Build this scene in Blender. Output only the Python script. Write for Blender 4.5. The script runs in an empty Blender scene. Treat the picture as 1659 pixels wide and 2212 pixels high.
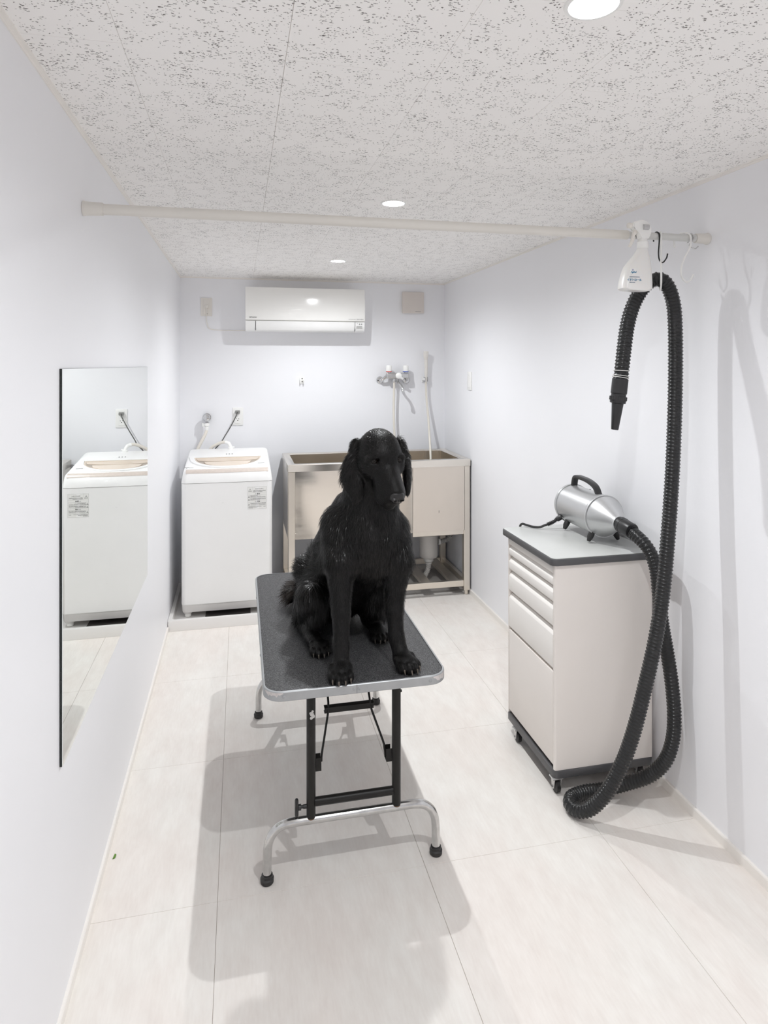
import bpy, bmesh, math, random
import numpy as np
from mathutils import Vector, Matrix

random.seed(7)
rng = np.random.default_rng(7)
C = bpy.context.scene.collection
sc = bpy.context.scene

# ------------------------------------------------------------------ camera
F_PX, W_PX = 1395.0, 1659.0
YAW = math.atan2(829.5 - 519.0, F_PX)
cam_d = bpy.data.cameras.new('camera')
cam_d.sensor_fit = 'HORIZONTAL'
cam_d.sensor_width = 36.0
cam_d.lens = 36.0 * F_PX / W_PX
cam_d.shift_y = -(1106.0 - 788.0) / W_PX
cam_d.clip_start = 0.02
cam = bpy.data.objects.new('camera', cam_d)
C.objects.link(cam)
cam.location = (0, 0, 1.5)
cam.rotation_euler = (math.radians(90), 0, -YAW)
sc.camera = cam

# ------------------------------------------------------------------ world, exposure
wd = bpy.data.worlds.new('world'); sc.world = wd; wd.use_nodes = True
wd.node_tree.nodes['Background'].inputs[0].default_value = (0.9, 0.93, 1.0, 1)
wd.node_tree.nodes['Background'].inputs[1].default_value = 0.0
sc.view_settings.view_transform = 'Standard'
sc.view_settings.look = 'None'
sc.view_settings.gamma = 1.0
sc.view_settings.use_curve_mapping = False
sc.view_settings.exposure = 0.0
sc.cycles.use_denoising = True
sc.cycles.max_bounces = 22
sc.cycles.diffuse_bounces = 18
sc.cycles.use_adaptive_sampling = True
sc.cycles.adaptive_threshold = 0.02
sc.cycles.glossy_bounces = 6
sc.cycles.caustics_reflective = False
sc.cycles.caustics_refractive = False
sc.cycles.sample_clamp_indirect = 20.0
LAMP = 39.5                                    # watts of each downlight
LIGHTS = [(0.573, 0.972), (0.554, 2.327), (0.549, 3.689), (0.57, -0.385)]

# room: x from left wall to right wall, y into the depth, z up
XL, XR, YB, YF, CE = -0.40, 1.475, 4.57, -1.30, 2.10

# ------------------------------------------------------------------ materials
MATS = {}
def mat(name, col, rough=0.5, metal=0.0, var=0.02, nscale=8.0, bump=0.0, bscale=200.0,
        stretch=(1, 1, 1), coat=0.0, spec=0.5, emit=None, trans=0.0, sss=0.0, rvar=0.05):
    if name in MATS: return MATS[name]
    m = bpy.data.materials.new(name); m.use_nodes = True
    nt = m.node_tree; N = nt.nodes; L = nt.links
    b = N['Principled BSDF']
    geo = N.new('ShaderNodeNewGeometry')
    mp = N.new('ShaderNodeMapping'); mp.inputs['Scale'].default_value = stretch
    L.new(geo.outputs['Position'], mp.inputs['Vector'])
    no = N.new('ShaderNodeTexNoise'); no.inputs['Scale'].default_value = nscale; no.inputs['Detail'].default_value = 4
    L.new(mp.outputs[0], no.inputs['Vector'])
    rp = N.new('ShaderNodeValToRGB')
    rp.color_ramp.elements[0].position = 0.3; rp.color_ramp.elements[1].position = 0.7
    rp.color_ramp.elements[0].color = tuple(max(0, c * (1 - var)) for c in col) + (1,)
    rp.color_ramp.elements[1].color = tuple(min(1, c * (1 + var)) for c in col) + (1,)
    L.new(no.outputs['Fac'], rp.inputs[0]); L.new(rp.outputs[0], b.inputs['Base Color'])
    mr = N.new('ShaderNodeMapRange')
    mr.inputs['To Min'].default_value = max(0, rough - rvar * rough); mr.inputs['To Max'].default_value = min(1, rough + rvar * rough)
    L.new(no.outputs['Fac'], mr.inputs[0]); L.new(mr.outputs[0], b.inputs['Roughness'])
    b.inputs['Metallic'].default_value = metal
    b.inputs['Specular IOR Level'].default_value = spec
    b.inputs['Coat Weight'].default_value = coat
    b.inputs['Transmission Weight'].default_value = trans
    if sss:
        b.inputs['Subsurface Weight'].default_value = sss
        b.inputs['Subsurface Radius'].default_value = (0.01, 0.008, 0.006)
    if emit:
        b.inputs['Emission Color'].default_value = emit[0] + (1,); b.inputs['Emission Strength'].default_value = emit[1]
    if bump:
        n2 = N.new('ShaderNodeTexNoise'); n2.inputs['Scale'].default_value = bscale; n2.inputs['Detail'].default_value = 3
        L.new(mp.outputs[0], n2.inputs['Vector'])
        bp = N.new('ShaderNodeBump'); bp.inputs['Strength'].default_value = bump; bp.inputs['Distance'].default_value = 0.002
        L.new(n2.outputs['Fac'], bp.inputs['Height']); L.new(bp.outputs[0], b.inputs['Normal'])
    MATS[name] = m
    return m

def srgb(r, g, b):
    f = lambda v: (v / 255 / 12.92) if v / 255 <= 0.04045 else ((v / 255 + 0.055) / 1.055) ** 2.4
    return (f(r), f(g), f(b))

M_wall = mat('wall_paint', (0.868, 0.872, 0.895), 0.42, var=0.006, nscale=3, bump=0.03, bscale=350, spec=0.35)
M_trim = mat('cream_trim', (0.87, 0.84, 0.80), 0.4, var=0.02)
M_gap = mat('tile_joint', (0.50, 0.46, 0.43), 0.8)
M_white = mat('white_plastic', (0.87, 0.87, 0.85), 0.3, var=0.01)
M_cream = mat('ivory_plastic', (0.80, 0.77, 0.72), 0.35, var=0.01)
M_hosew = mat('ivory_hose', (0.76, 0.72, 0.65), 0.35, var=0.02)
M_appl = mat('appliance_white', (0.86, 0.86, 0.85), 0.28, var=0.008, coat=0.2)
M_beige = mat('beige_panel', (0.66, 0.55, 0.44), 0.25, var=0.03, coat=0.3)
M_taupe = mat('taupe_strip', (0.60, 0.53, 0.48), 0.3, var=0.05, nscale=60)
M_taupe_dk = mat('lid_shadow_gap', (0.36, 0.31, 0.26), 0.4)
M_black = mat('black_plastic', (0.018, 0.018, 0.019), 0.35, var=0.1)
M_rubber = mat('black_rubber', (0.022, 0.021, 0.021), 0.5, var=0.1)
M_blackpaint = mat('black_paint', (0.012, 0.011, 0.010), 0.4, var=0.1, bump=0.05, spec=0.3)
M_ink = mat('grey_print', (0.16, 0.16, 0.16), 0.6)
M_inkd = mat('dark_print', (0.03, 0.03, 0.03), 0.6)
M_inkb = mat('blue_print', (0.03, 0.20, 0.36), 0.6)
M_inkp = mat('purple_print', (0.12, 0.10, 0.32), 0.6)
M_red = mat('red_ring', (0.62, 0.05, 0.04), 0.4)
M_blue = mat('blue_ring', (0.03, 0.10, 0.50), 0.4)
M_chrome = mat('chrome', (0.62, 0.62, 0.625), 0.09, 1.0, var=0.03, rvar=0.2)
M_chrome_w = mat('worn_chrome', (0.60, 0.60, 0.595), 0.15, 1.0, var=0.12, nscale=40, rvar=0.4)
M_rust = mat('rust_weld', (0.20, 0.12, 0.07), 0.7, 0.3, var=0.4, nscale=200)
M_steel = mat('stainless_steel', (0.85, 0.80, 0.73), 0.2, 1.0, var=0.02, nscale=4, rvar=0.3)
M_steel_leg = mat('stainless_tube', (0.82, 0.765, 0.685), 0.36, 1.0, var=0.03)
M_steel_pan = mat('film_covered_steel', (0.78, 0.715, 0.645), 0.42, 0.85, var=0.015, nscale=4)
M_alu = mat('aluminium_rim', (0.40, 0.41, 0.42), 0.42, 0.55, var=0.05, nscale=30)
M_aluw = mat('scuffed_aluminium', (0.62, 0.585, 0.57), 0.6, 0.4, var=0.1, nscale=120)
M_silver = mat('silver_paint', (0.56, 0.565, 0.57), 0.36, 0.7, var=0.01, coat=0.15)
M_cab = mat('cabinet_cream', (0.81, 0.765, 0.725), 0.4, var=0.01)
M_cabw = mat('drawer_white', (0.86, 0.835, 0.80), 0.38, var=0.01)
M_cabdk = mat('cabinet_charcoal', (0.085, 0.085, 0.088), 0.42, var=0.04)
M_top = mat('grey_laminate', (0.56, 0.57, 0.555), 0.32, var=0.02)
M_hole = mat('dark_hole', (0.01, 0.01, 0.01), 0.9)
M_greyp = mat('grey_plug', (0.26, 0.26, 0.25), 0.5)
M_cord = mat('grey_cord', (0.11, 0.11, 0.105), 0.5)
M_pipe = mat('grey_pvc', (0.62, 0.60, 0.575), 0.3, var=0.01)
M_rod = mat('ivory_rod', (0.74, 0.715, 0.67), 0.33, var=0.015)
M_rodthin = mat('pale_grey_rod', (0.66, 0.66, 0.64), 0.3, var=0.015)
M_bottle = mat('translucent_bottle', (0.83, 0.82, 0.80), 0.3, var=0.01, sss=0.25)
M_mirror = mat('mirror_glass', (0.885, 0.91, 0.885), 0.0, 1.0, var=0.0, rvar=0)
M_medge = mat('mirror_edge', (0.012, 0.016, 0.015), 0.25)
M_claw = mat('horn_claw', (0.10, 0.082, 0.066), 0.3, var=0.2, nscale=150)
M_nose = mat('dog_nose_leather', (0.010, 0.009, 0.009), 0.25, var=0.2, bump=0.25, bscale=900)
M_eye = mat('dog_eye', (0.006, 0.004, 0.003), 0.04, var=0.2, spec=0.3)
M_hoseblk = mat('ribbed_hose_black', (0.018, 0.0185, 0.019), 0.27, var=0.15, nscale=20, spec=0.4)
M_diff = mat('lamp_diffuser', (0.9, 0.9, 0.9), 0.5, emit=((0.97, 0.99, 1.0), 30.0))
M_wire = mat('white_wire', (0.72, 0.71, 0.69), 0.4)
M_leaf = mat('green_scrap', (0.12, 0.25, 0.03), 0.6)

def mat_floor():
    m = bpy.data.materials.new('pale_floor_tile'); m.use_nodes = True
    nt = m.node_tree; N = nt.nodes; L = nt.links; b = N['Principled BSDF']
    geo = N.new('ShaderNodeNewGeometry')
    oi = N.new('ShaderNodeObjectInfo')
    def noise(scale, st, det=5, rough=0.55):
        mp = N.new('ShaderNodeMapping'); mp.inputs['Scale'].default_value = st
        L.new(geo.outputs['Position'], mp.inputs['Vector'])
        n = N.new('ShaderNodeTexNoise'); n.inputs['Scale'].default_value = scale
        n.inputs['Detail'].default_value = det; n.inputs['Roughness'].default_value = rough
        L.new(mp.outputs[0], n.inputs['Vector']); return n
    n1 = noise(7, (3.2, 1.0, 1)); n2 = noise(40, (3.5, 0.55, 1)); n3 = noise(2.2, (1.6, 1, 1), 3)
    a = N.new('ShaderNodeMath'); a.operation = 'MULTIPLY_ADD'; a.inputs[1].default_value = 0.55
    L.new(n1.outputs['Fac'], a.inputs[0])
    a2 = N.new('ShaderNodeMath'); a2.operation = 'MULTIPLY'; a2.inputs[1].default_value = 0.33
    L.new(n2.outputs['Fac'], a2.inputs[0]); L.new(a2.outputs[0], a.inputs[2])
    rp = N.new('ShaderNodeValToRGB')
    e = rp.color_ramp.elements
    e[0].position = 0.30; e[0].color = (0.785, 0.748, 0.712, 1)
    e[1].position = 0.58; e[1].color = (0.862, 0.84, 0.806, 1)
    L.new(a.outputs[0], rp.inputs[0])
    mx = N.new('ShaderNodeMix'); mx.data_type = 'RGBA'; mx.blend_type = 'MULTIPLY'
    r2 = N.new('ShaderNodeValToRGB'); r2.color_ramp.elements[0].color = (0.985, 0.96, 0.945, 1)
    r2.color_ramp.elements[1].color = (1, 1, 0.99, 1)
    r2.color_ramp.elements[0].position = 0.4; r2.color_ramp.elements[1].position = 0.6
    L.new(n3.outputs['Fac'], r2.inputs[0])
    mx.inputs['Factor'].default_value = 1.0
    L.new(rp.outputs[0], mx.inputs['A']); L.new(r2.outputs[0], mx.inputs['B'])
    L.new(mx.outputs['Result'], b.inputs['Base Color'])
    b.inputs['Roughness'].default_value = 0.42; b.inputs['Specular IOR Level'].default_value = 0.35
    bp = N.new('ShaderNodeBump'); bp.inputs['Strength'].default_value = 0.08; bp.inputs['Distance'].default_value = 0.001
    L.new(n2.outputs['Fac'], bp.inputs['Height']); L.new(bp.outputs[0], b.inputs['Normal'])
    return m
M_floor = mat_floor()

def mat_ceiling():
    m = bpy.data.materials.new('rockwool_ceiling_board'); m.use_nodes = True
    nt = m.node_tree; N = nt.nodes; L = nt.links; b = N['Principled BSDF']
    geo = N.new('ShaderNodeNewGeometry')
    def math_(op, a, bb=None, clamp=False):
        n = N.new('ShaderNodeMath'); n.operation = op; n.use_clamp = clamp
        for i, v in enumerate((a, bb)):
            if v is None: continue
            if isinstance(v, (int, float)): n.inputs[i].default_value = v
            else: L.new(v, n.inputs[i])
        return n.outputs[0]
    wn = N.new('ShaderNodeTexNoise'); wn.inputs['Scale'].default_value = 160; wn.inputs['Detail'].default_value = 2
    L.new(geo.outputs['Position'], wn.inputs['Vector'])
    ws = N.new('ShaderNodeVectorMath'); ws.operation = 'SCALE'; ws.inputs['Scale'].default_value = 0.008
    L.new(wn.outputs['Color'], ws.inputs[0])
    wa = N.new('ShaderNodeVectorMath'); wa.operation = 'ADD'
    L.new(geo.outputs['Position'], wa.inputs[0]); L.new(ws.outputs[0], wa.inputs[1])
    den = N.new('ShaderNodeTexNoise'); den.inputs['Scale'].default_value = 22; den.inputs['Detail'].default_value = 2
    L.new(geo.outputs['Position'], den.inputs['Vector'])
    def specks(scale, rot, st, r0, r1, keep):
        mp = N.new('ShaderNodeMapping'); mp.inputs['Scale'].default_value = st; mp.inputs['Rotation'].default_value = (0, 0, rot)
        L.new(wa.outputs[0], mp.inputs['Vector'])
        v = N.new('ShaderNodeTexVoronoi'); v.voronoi_dimensions = '2D'; v.inputs['Scale'].default_value = scale
        L.new(mp.outputs[0], v.inputs['Vector'])
        sp = N.new('ShaderNodeSeparateColor'); L.new(v.outputs['Color'], sp.inputs[0])
        rad = math_('MULTIPLY_ADD', sp.outputs[0], r1 - r0); rad.node.inputs[2].default_value = r0
        ins = math_('LESS_THAN', v.outputs['Distance'], rad)
        thr = math_('MULTIPLY_ADD', den.outputs['Fac'], 1.5); thr.node.inputs[2].default_value = keep - 0.75
        kp = math_('LESS_THAN', sp.outputs[1], thr)
        return math_('MULTIPLY', ins, kp)
    s1 = specks(150, 0.3, (1, 1, 1), 0.08, 0.27, 0.27)
    s2 = specks(105, 0.75, (0.7, 1.6, 1), 0.07, 0.26, 0.15)
    s3 = specks(85, -0.5, (0.6, 1.9, 1), 0.07, 0.26, 0.11)
    s4 = specks(120, 1.7, (0.75, 1.5, 1), 0.07, 0.25, 0.10)
    s = math_('MAXIMUM', math_('MAXIMUM', s1, s2), math_('MAXIMUM', s3, s4))
    n4 = N.new('ShaderNodeTexNoise'); n4.inputs['Scale'].default_value = 60
    L.new(geo.outputs['Position'], n4.inputs['Vector'])
    dk = math_('MULTIPLY', s, math_('MULTIPLY_ADD', n4.outputs['Fac'], 1.2))
    dk.node.inputs[1].links[0].from_node.inputs[2].default_value = 0.2
    dk = math_('MINIMUM', dk, 1.0)
    mx = N.new('ShaderNodeMix'); mx.data_type = 'RGBA'
    L.new(dk, mx.inputs['Factor'])
    mx.inputs['A'].default_value = (0.945, 0.93, 0.91, 1); mx.inputs['B'].default_value = (0.15, 0.14, 0.13, 1)
    L.new(mx.outputs['Result'], b.inputs['Base Color'])
    b.inputs['Roughness'].default_value = 0.85; b.inputs['Specular IOR Level'].default_value = 0.2
    bp = N.new('ShaderNodeBump'); bp.inputs['Strength'].default_value = 0.4; bp.inputs['Distance'].default_value = 0.002; bp.invert = True
    L.new(s, bp.inputs['Height']); L.new(bp.outputs[0], b.inputs['Normal'])
    return m
M_ceil = mat_ceiling()

def mat_mat():
    m = bpy.data.materials.new('speckled_rubber_mat'); m.use_nodes = True
    nt = m.node_tree; N = nt.nodes; L = nt.links; b = N['Principled BSDF']
    geo = N.new('ShaderNodeNewGeometry')
    n = N.new('ShaderNodeTexNoise'); n.inputs['Scale'].default_value = 430; n.inputs['Detail'].default_value = 3
    L.new(geo.outputs['Position'], n.inputs['Vector'])
    rp = N.new('ShaderNodeValToRGB')
    rp.color_ramp.elements[0].position = 0.42; rp.color_ramp.elements[0].color = (0.022, 0.022, 0.023, 1)
    rp.color_ramp.elements[1].position = 0.74; rp.color_ramp.elements[1].color = (0.16, 0.16, 0.165, 1)
    L.new(n.outputs['Fac'], rp.inputs[0]); L.new(rp.outputs[0], b.inputs['Base Color'])
    b.inputs['Roughness'].default_value = 0.5
    bp = N.new('ShaderNodeBump'); bp.inputs['Strength'].default_value = 0.6; bp.inputs['Distance'].default_value = 0.001
    L.new(n.outputs['Fac'], bp.inputs['Height']); L.new(bp.outputs[0], b.inputs['Normal'])
    return m
M_mat = mat_mat()

def mat_fur(name, c0, c1, rough):
    m = bpy.data.materials.new(name); m.use_nodes = True
    nt = m.node_tree; N = nt.nodes; L = nt.links; b = N['Principled BSDF']
    geo = N.new('ShaderNodeNewGeometry')
    rp = N.new('ShaderNodeValToRGB')
    rp.color_ramp.elements[0].color = c0 + (1,); rp.color_ramp.elements[1].color = c1 + (1,)
    L.new(geo.outputs['Random Per Island'], rp.inputs[0]); L.new(rp.outputs[0], b.inputs['Base Color'])
    b.inputs['Roughness'].default_value = rough; b.inputs['Specular IOR Level'].default_value = 0.32
    return m
M_coat = mat('black_dog_coat', (0.005, 0.0046, 0.0045), 0.42, var=0.2, nscale=30, bump=0.5, bscale=320, stretch=(1, 1, 0.3), spec=0.17)
M_fur = mat_fur('black_fur', (0.0035, 0.0032, 0.0031), (0.014, 0.0125, 0.0115), 0.30)
M_furb = mat_fur('brown_tipped_fur', (0.012, 0.009, 0.007), (0.06, 0.045, 0.036), 0.45)

# ------------------------------------------------------------------ mesh helpers
def box(bm, lo, hi, r=0.0, seg=2, M=None):
    x0, y0, z0 = lo; x1, y1, z1 = hi
    vs = [bm.verts.new(p) for p in ((x0,y0,z0),(x1,y0,z0),(x1,y1,z0),(x0,y1,z0),(x0,y0,z1),(x1,y0,z1),(x1,y1,z1),(x0,y1,z1))]
    fs = [bm.faces.new([vs[i] for i in q]) for q in ((0,3,2,1),(4,5,6,7),(0,1,5,4),(1,2,6,5),(2,3,7,6),(3,0,4,7))]
    out = vs
    if r > 0:
        es = list({e for f in fs for e in f.edges})
        res = bmesh.ops.bevel(bm, geom=es, offset=r, segments=seg, profile=0.5, affect='EDGES')
        out = list({v for f in res['faces'] for v in f.verts} | {v for v in vs if v.is_valid})
    if M is not None:
        for v in out: v.co = M @ v.co
    return out

def rrect(x0, y0, x1, y1, r, seg=5):
    pts = []
    for cx, cy, a0 in ((x1-r, y1-r, 0), (x0+r, y1-r, 90), (x0+r, y0+r, 180), (x1-r, y0+r, 270)):
        for i in range(seg + 1):
            a = math.radians(a0 + 90 * i / seg); pts.append((cx + r*math.cos(a), cy + r*math.sin(a)))
    return pts

def loft(bm, rings, cap=True, closed=False):
    R = [[bm.verts.new(p) for p in ring] for ring in rings]
    n = len(R[0])
    pairs = list(zip(R[:-1], R[1:]))
    if closed: pairs.append((R[-1], R[0]))
    for a, b in pairs:
        for i in range(n):
            j = (i + 1) % n
            bm.faces.new((a[i], a[j], b[j], b[i]))
    if cap and not closed:
        bm.faces.new(R[0][::-1]); bm.faces.new(R[-1])
    return R

def slab(bm, outline, z0, z1, bev=0.0):
    """vertical prism of an outline in XY with a softened top and bottom edge"""
    def off(d):
        n = len(outline); res = []
        for i in range(n):
            p0 = Vector(outline[i-1]); p = Vector(outline[i]); p1 = Vector(outline[(i+1) % n])
            t = (p1 - p0).normalized(); nrm = Vector((-t.y, t.x)); res.append(p + nrm * d)
        return res
    if bev <= 0:
        rings = [[(p[0], p[1], z) for p in outline] for z in (z0, z1)]
    else:
        i = off(bev); i2 = off(bev * 0.3)
        rings = [[(p.x, p.y, z0) for p in i], [(p.x, p.y, z0 + bev*0.3) for p in i2], [(p[0], p[1], z0 + bev) for p in outline],
                 [(p[0], p[1], z1 - bev) for p in outline], [(p.x, p.y, z1 - bev*0.3) for p in i2], [(p.x, p.y, z1) for p in i]]
    loft(bm, rings)

def prism(bm, prof, axis, a0, a1):
    """extrude a closed profile of (u, w) pairs along an axis; u, w are the other two axes in order"""
    def P(u, w, a):
        return {'x': (a, u, w), 'y': (u, a, w), 'z': (u, w, a)}[axis]
    loft(bm, [[P(u, w, a) for u, w in prof] for a in (a0, a1)])

def spline(pts, n):
    P = [Vector(p) for p in pts]
    P = [P[0]*2 - P[1]] + P + [P[-1]*2 - P[-2]]
    out = []
    for i in range(1, len(P) - 2):
        p0, p1, p2, p3 = P[i-1:i+3]
        for k in range(n):
            t = k / n
            out.append(0.5*((2*p1) + (p2-p0)*t + (2*p0-5*p1+4*p2-p3)*t*t + (3*p1-p0-3*p2+p3)*t**3))
    out.append(P[-2].copy()); return out

def resample(pts, step):
    d = [0.0]
    for a, b in zip(pts[:-1], pts[1:]): d.append(d[-1] + (b - a).length)
    n = max(2, int(d[-1] / step)); out = []; j = 0
    for i in range(n + 1):
        s = d[-1] * i / n
        while j < len(d) - 2 and d[j+1] < s: j += 1
        t = (s - d[j]) / max(1e-9, d[j+1] - d[j]); out.append(pts[j].lerp(pts[j+1], min(1, max(0, t))))
    return out

def tube(bm, pts, r, seg=12, cap=True, twist=None, closed=False):
    pts = [Vector(p) for p in pts]; n = len(pts)
    rad = r if callable(r) else ((lambda i, a: r[i]) if isinstance(r, (list, tuple)) else (lambda i, a: r))
    rings = []; up = None
    for i, p in enumerate(pts):
        if closed: t = (pts[(i+1) % n] - pts[i-1]).normalized()
        else: t = (pts[min(n-1, i+1)] - pts[max(0, i-1)]).normalized()
        if up is None:
            up = Vector((0, 0, 1)) if abs(t.z) < 0.9 else Vector((1, 0, 0))
        u = (up - t * up.dot(t)).normalized(); v = t.cross(u); up = u
        rings.append([p + (u*math.cos(2*math.pi*k/seg) + v*math.sin(2*math.pi*k/seg)) * rad(i, 2*math.pi*k/seg) for k in range(seg)])
    loft(bm, rings, cap, closed)

def lathe(bm, prof, origin, axis, seg=24):
    """prof: list of (distance along axis, radius); closed ends"""
    o = Vector(origin); t = Vector(axis).normalized()
    u = t.orthogonal().normalized(); v = t.cross(u)
    rings = [[o + t*h + (u*math.cos(2*math.pi*k/seg) + v*math.sin(2*math.pi*k/seg)) * max(r, 1e-5) for k in range(seg)] for h, r in prof]
    loft(bm, rings, True)

def ball(bm, c, r, u=16, v=10, scale=(1, 1, 1), M=None):
    mt = Matrix.Translation(c) @ (M or Matrix.Identity(4)) @ Matrix.Diagonal((r*scale[0], r*scale[1], r*scale[2], 1))
    bmesh.ops.create_uvsphere(bm, u_segments=u, v_segments=v, radius=1.0, matrix=mt)

ORG = {}
def mesh_from(bm, name, m, smooth=35):
    bmesh.ops.recalc_face_normals(bm, faces=bm.faces)
    me = bpy.data.meshes.new(name); bm.to_mesh(me); bm.free()
    if m: me.materials.append(m)
    if smooth:
        me.shade_smooth()
        me.set_sharp_from_angle(angle=math.radians(smooth))
    return me

def part(name, bm, m, parent, label=None, smooth=35, stuff=False):
    """a part (or sub-part) built in world coordinates, moved to its thing's origin"""
    me = mesh_from(bm, name, m, smooth)
    o = ORG[parent.name] if parent.name in ORG else Vector((0, 0, 0))
    me.transform(Matrix.Translation(-o))
    ob = bpy.data.objects.new(name, me); C.objects.link(ob); ob.parent = parent
    ORG[ob.name] = o
    if label: ob['label'] = label
    if stuff or name in ('small_print', 'control_button', 'indicator', 'label_border', 'warning_triangle', 'emblem', 'paint_chip', 'socket_hole'): ob['kind'] = 'stuff'
    return ob

def thing(name, loc, label, cat, group=None):
    o = bpy.data.objects.new(name, None); C.objects.link(o); o.location = loc
    o.empty_display_size = 0.05
    o['label'] = label; o['category'] = cat
    if group: o['group'] = group
    ORG[o.name] = Vector(loc)
    return o

def solid(name, bm, m, label, cat, smooth=35, group=None):
    me = mesh_from(bm, name, m, smooth)
    vs = [v.co for v in me.vertices]
    o = Vector(((min(v.x for v in vs)+max(v.x for v in vs))/2, (min(v.y for v in vs)+max(v.y for v in vs))/2, min(v.z for v in vs)))
    me.transform(Matrix.Translation(-o))
    ob = bpy.data.objects.new(name, me); C.objects.link(ob); ob.location = o
    ob['label'] = label; ob['category'] = cat
    if group: ob['group'] = group
    ORG[ob.name] = o
    return ob

def struct(name, bm, m, smooth=0):
    me = mesh_from(bm, name, m, smooth)
    ob = bpy.data.objects.new(name, me); C.objects.link(ob); ob['kind'] = 'structure'
    ORG[ob.name] = Vector((0, 0, 0))
    return ob

def text_bm(body, size, M, extrude=0.0002, bold=0.0, shear=0.0):
    cu = bpy.data.curves.new('lettering', 'FONT'); cu.body = body; cu.size = size
    cu.extrude = extrude; cu.offset = bold; cu.shear = shear; cu.align_x = 'CENTER'; cu.align_y = 'CENTER'
    ob = bpy.data.objects.new('lettering', cu); C.objects.link(ob)
    dg = bpy.context.evaluated_depsgraph_get(); dg.update()
    me = bpy.data.meshes.new_from_object(ob.evaluated_get(dg))
    bpy.data.objects.remove(ob); bpy.data.curves.remove(cu)
    bm = bmesh.new(); bm.from_mesh(me); bpy.data.meshes.remove(me)
    for v in bm.verts: v.co = M @ v.co
    return bm

def frame(o, ex, ey):
    ex = Vector(ex).normalized(); ey = Vector(ey).normalized(); ez = ex.cross(ey)
    return Matrix((( ex.x, ey.x, ez.x, o[0]), (ex.y, ey.y, ez.y, o[1]), (ex.z, ey.z, ez.z, o[2]), (0, 0, 0, 1)))

# ================================================================== ROOM
def wall(name, lo, hi, m=M_wall):
    bm = bmesh.new(); box(bm, lo, hi); return struct(name, bm, m)
wall('wall_left', (XL-0.12, YF-0.12, 0), (XL, YB+0.12, CE))
wall('wall_right', (XR, YF-0.12, 0), (XR+0.12, YB+0.12, CE))
wall('wall_back', (XL, YB, 0), (XR, YB+0.12, CE))
wall('wall_front', (XL, YF-0.12, 0), (XR, YF, CE))
floor = wall('floor', (XL-0.12, YF-0.12, -0.12), (XR+0.12, YB+0.12, -0.0025), M_gap)
ceiling = wall('ceiling', (XL-0.12, YF-0.12, CE+0.004), (XR+0.12, YB+0.12, CE+0.12), mat('ceiling_joint', (0.55, 0.53, 0.51), 0.8))

TILE = {}
def tile(parent, name, x0, x1, y0, y1, z0, z1, gap, bev, m):
    w, l = round(x1-x0-gap, 4), round(y1-y0-gap, 4)
    key = (name, w, l)
    if key not in TILE:
        bm = bmesh.new()
        down = z1 if name == 'floor_tile' else z0
        o = z0 if name == 'floor_tile' else z1
        rings = [[(sx*w/2, sy*l/2, o) for sx, sy in ((-1,-1),(1,-1),(1,1),(-1,1))],
                 [(sx*w/2, sy*l/2, down - (down-o)*0.4) for sx, sy in ((-1,-1),(1,-1),(1,1),(-1,1))],
                 [(sx*(w/2-bev), sy*(l/2-bev), down) for sx, sy in ((-1,-1),(1,-1),(1,1),(-1,1))]]
        loft(bm, rings)
        TILE[key] = mesh_from(bm, name, m, 0)
    ob = bpy.data.objects.new(name, TILE[key]); C.objects.link(ob); ob.parent = parent
    ob.location = ((x0+x1)/2, (y0+y1)/2, 0)

fx = [XL, -0.062, 0.54, 1.125, XR]
fy = [YF, -0.81, -0.14, 0.53, 1.195, 1.862, 2.53, 3.20, 3.87, YB]
for i in range(4):
    for j in range(len(fy)-1):
        tile(floor, 'floor_tile', fx[i], fx[i+1], fy[j], fy[j+1], -0.0025, 0.0, 0.0009, 0.0004, M_floor)
cx = [XL] + [-0.216 + 0.303*k for k in range(6)] + [XR]
for i in range(len(cx)-1):
    y = 1.283 + (0.303 if i % 2 else 0.0) - 0.606*5
    ys = [YF] + [v for v in [y + 0.606*k for k in range(12)] if YF+0.03 < v < YB-0.03] + [YB]
    for j in range(len(ys)-1):
        tile(ceiling, 'ceiling_panel', cx[i], cx[i+1], ys[j], ys[j+1], CE, CE+0.004, 0.0005, 0.0003, M_ceil)

bm = bmesh.new(); prism(bm, [(XL, 0), (XL+0.008, 0), (XL+0.008, 0.027), (XL+0.006, 0.03), (XL, 0.03)], 'y', YF, 3.795); struct('baseboard_left', bm, M_trim)
bm = bmesh.new(); prism(bm, [(XR, 0.0), (XR-0.010, 0.0), (XR-0.010, 0.029), (XR-0.008, 0.032), (XR, 0.032)], 'y', YF, YB); struct('baseboard_right', bm, M_trim)
bm = bmesh.new(); box(bm, (0.26, YB-0.009, 0), (XR-0.010, YB, 0.032), 0.001, 1); struct('baseboard_back', bm, M_trim)
def crown(s):
    x = XL if s > 0 else XR
    return [(x, CE), (x, CE-0.009), (x+s*0.003, CE-0.009), (x+s*0.004, CE-0.004), (x+s*0.010, CE-0.003), (x+s*0.0105, CE)]
bm = bmesh.new(); prism(bm, crown(1), 'y', YF, YB); struct('trim_1', bm, M_trim)
bm = bmesh.new(); prism(bm, crown(-1), 'y', YF, YB); struct('trim_2', bm, M_trim)
bm = bmesh.new(); prism(bm, [(YB, CE), (YB, CE-0.011), (YB-0.004, CE-0.011), (YB-0.005, CE-0.004), (YB-0.012, CE-0.003), (YB-0.013, CE)], 'x', XL, XR); struct('trim_3', bm, M_trim)

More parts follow.
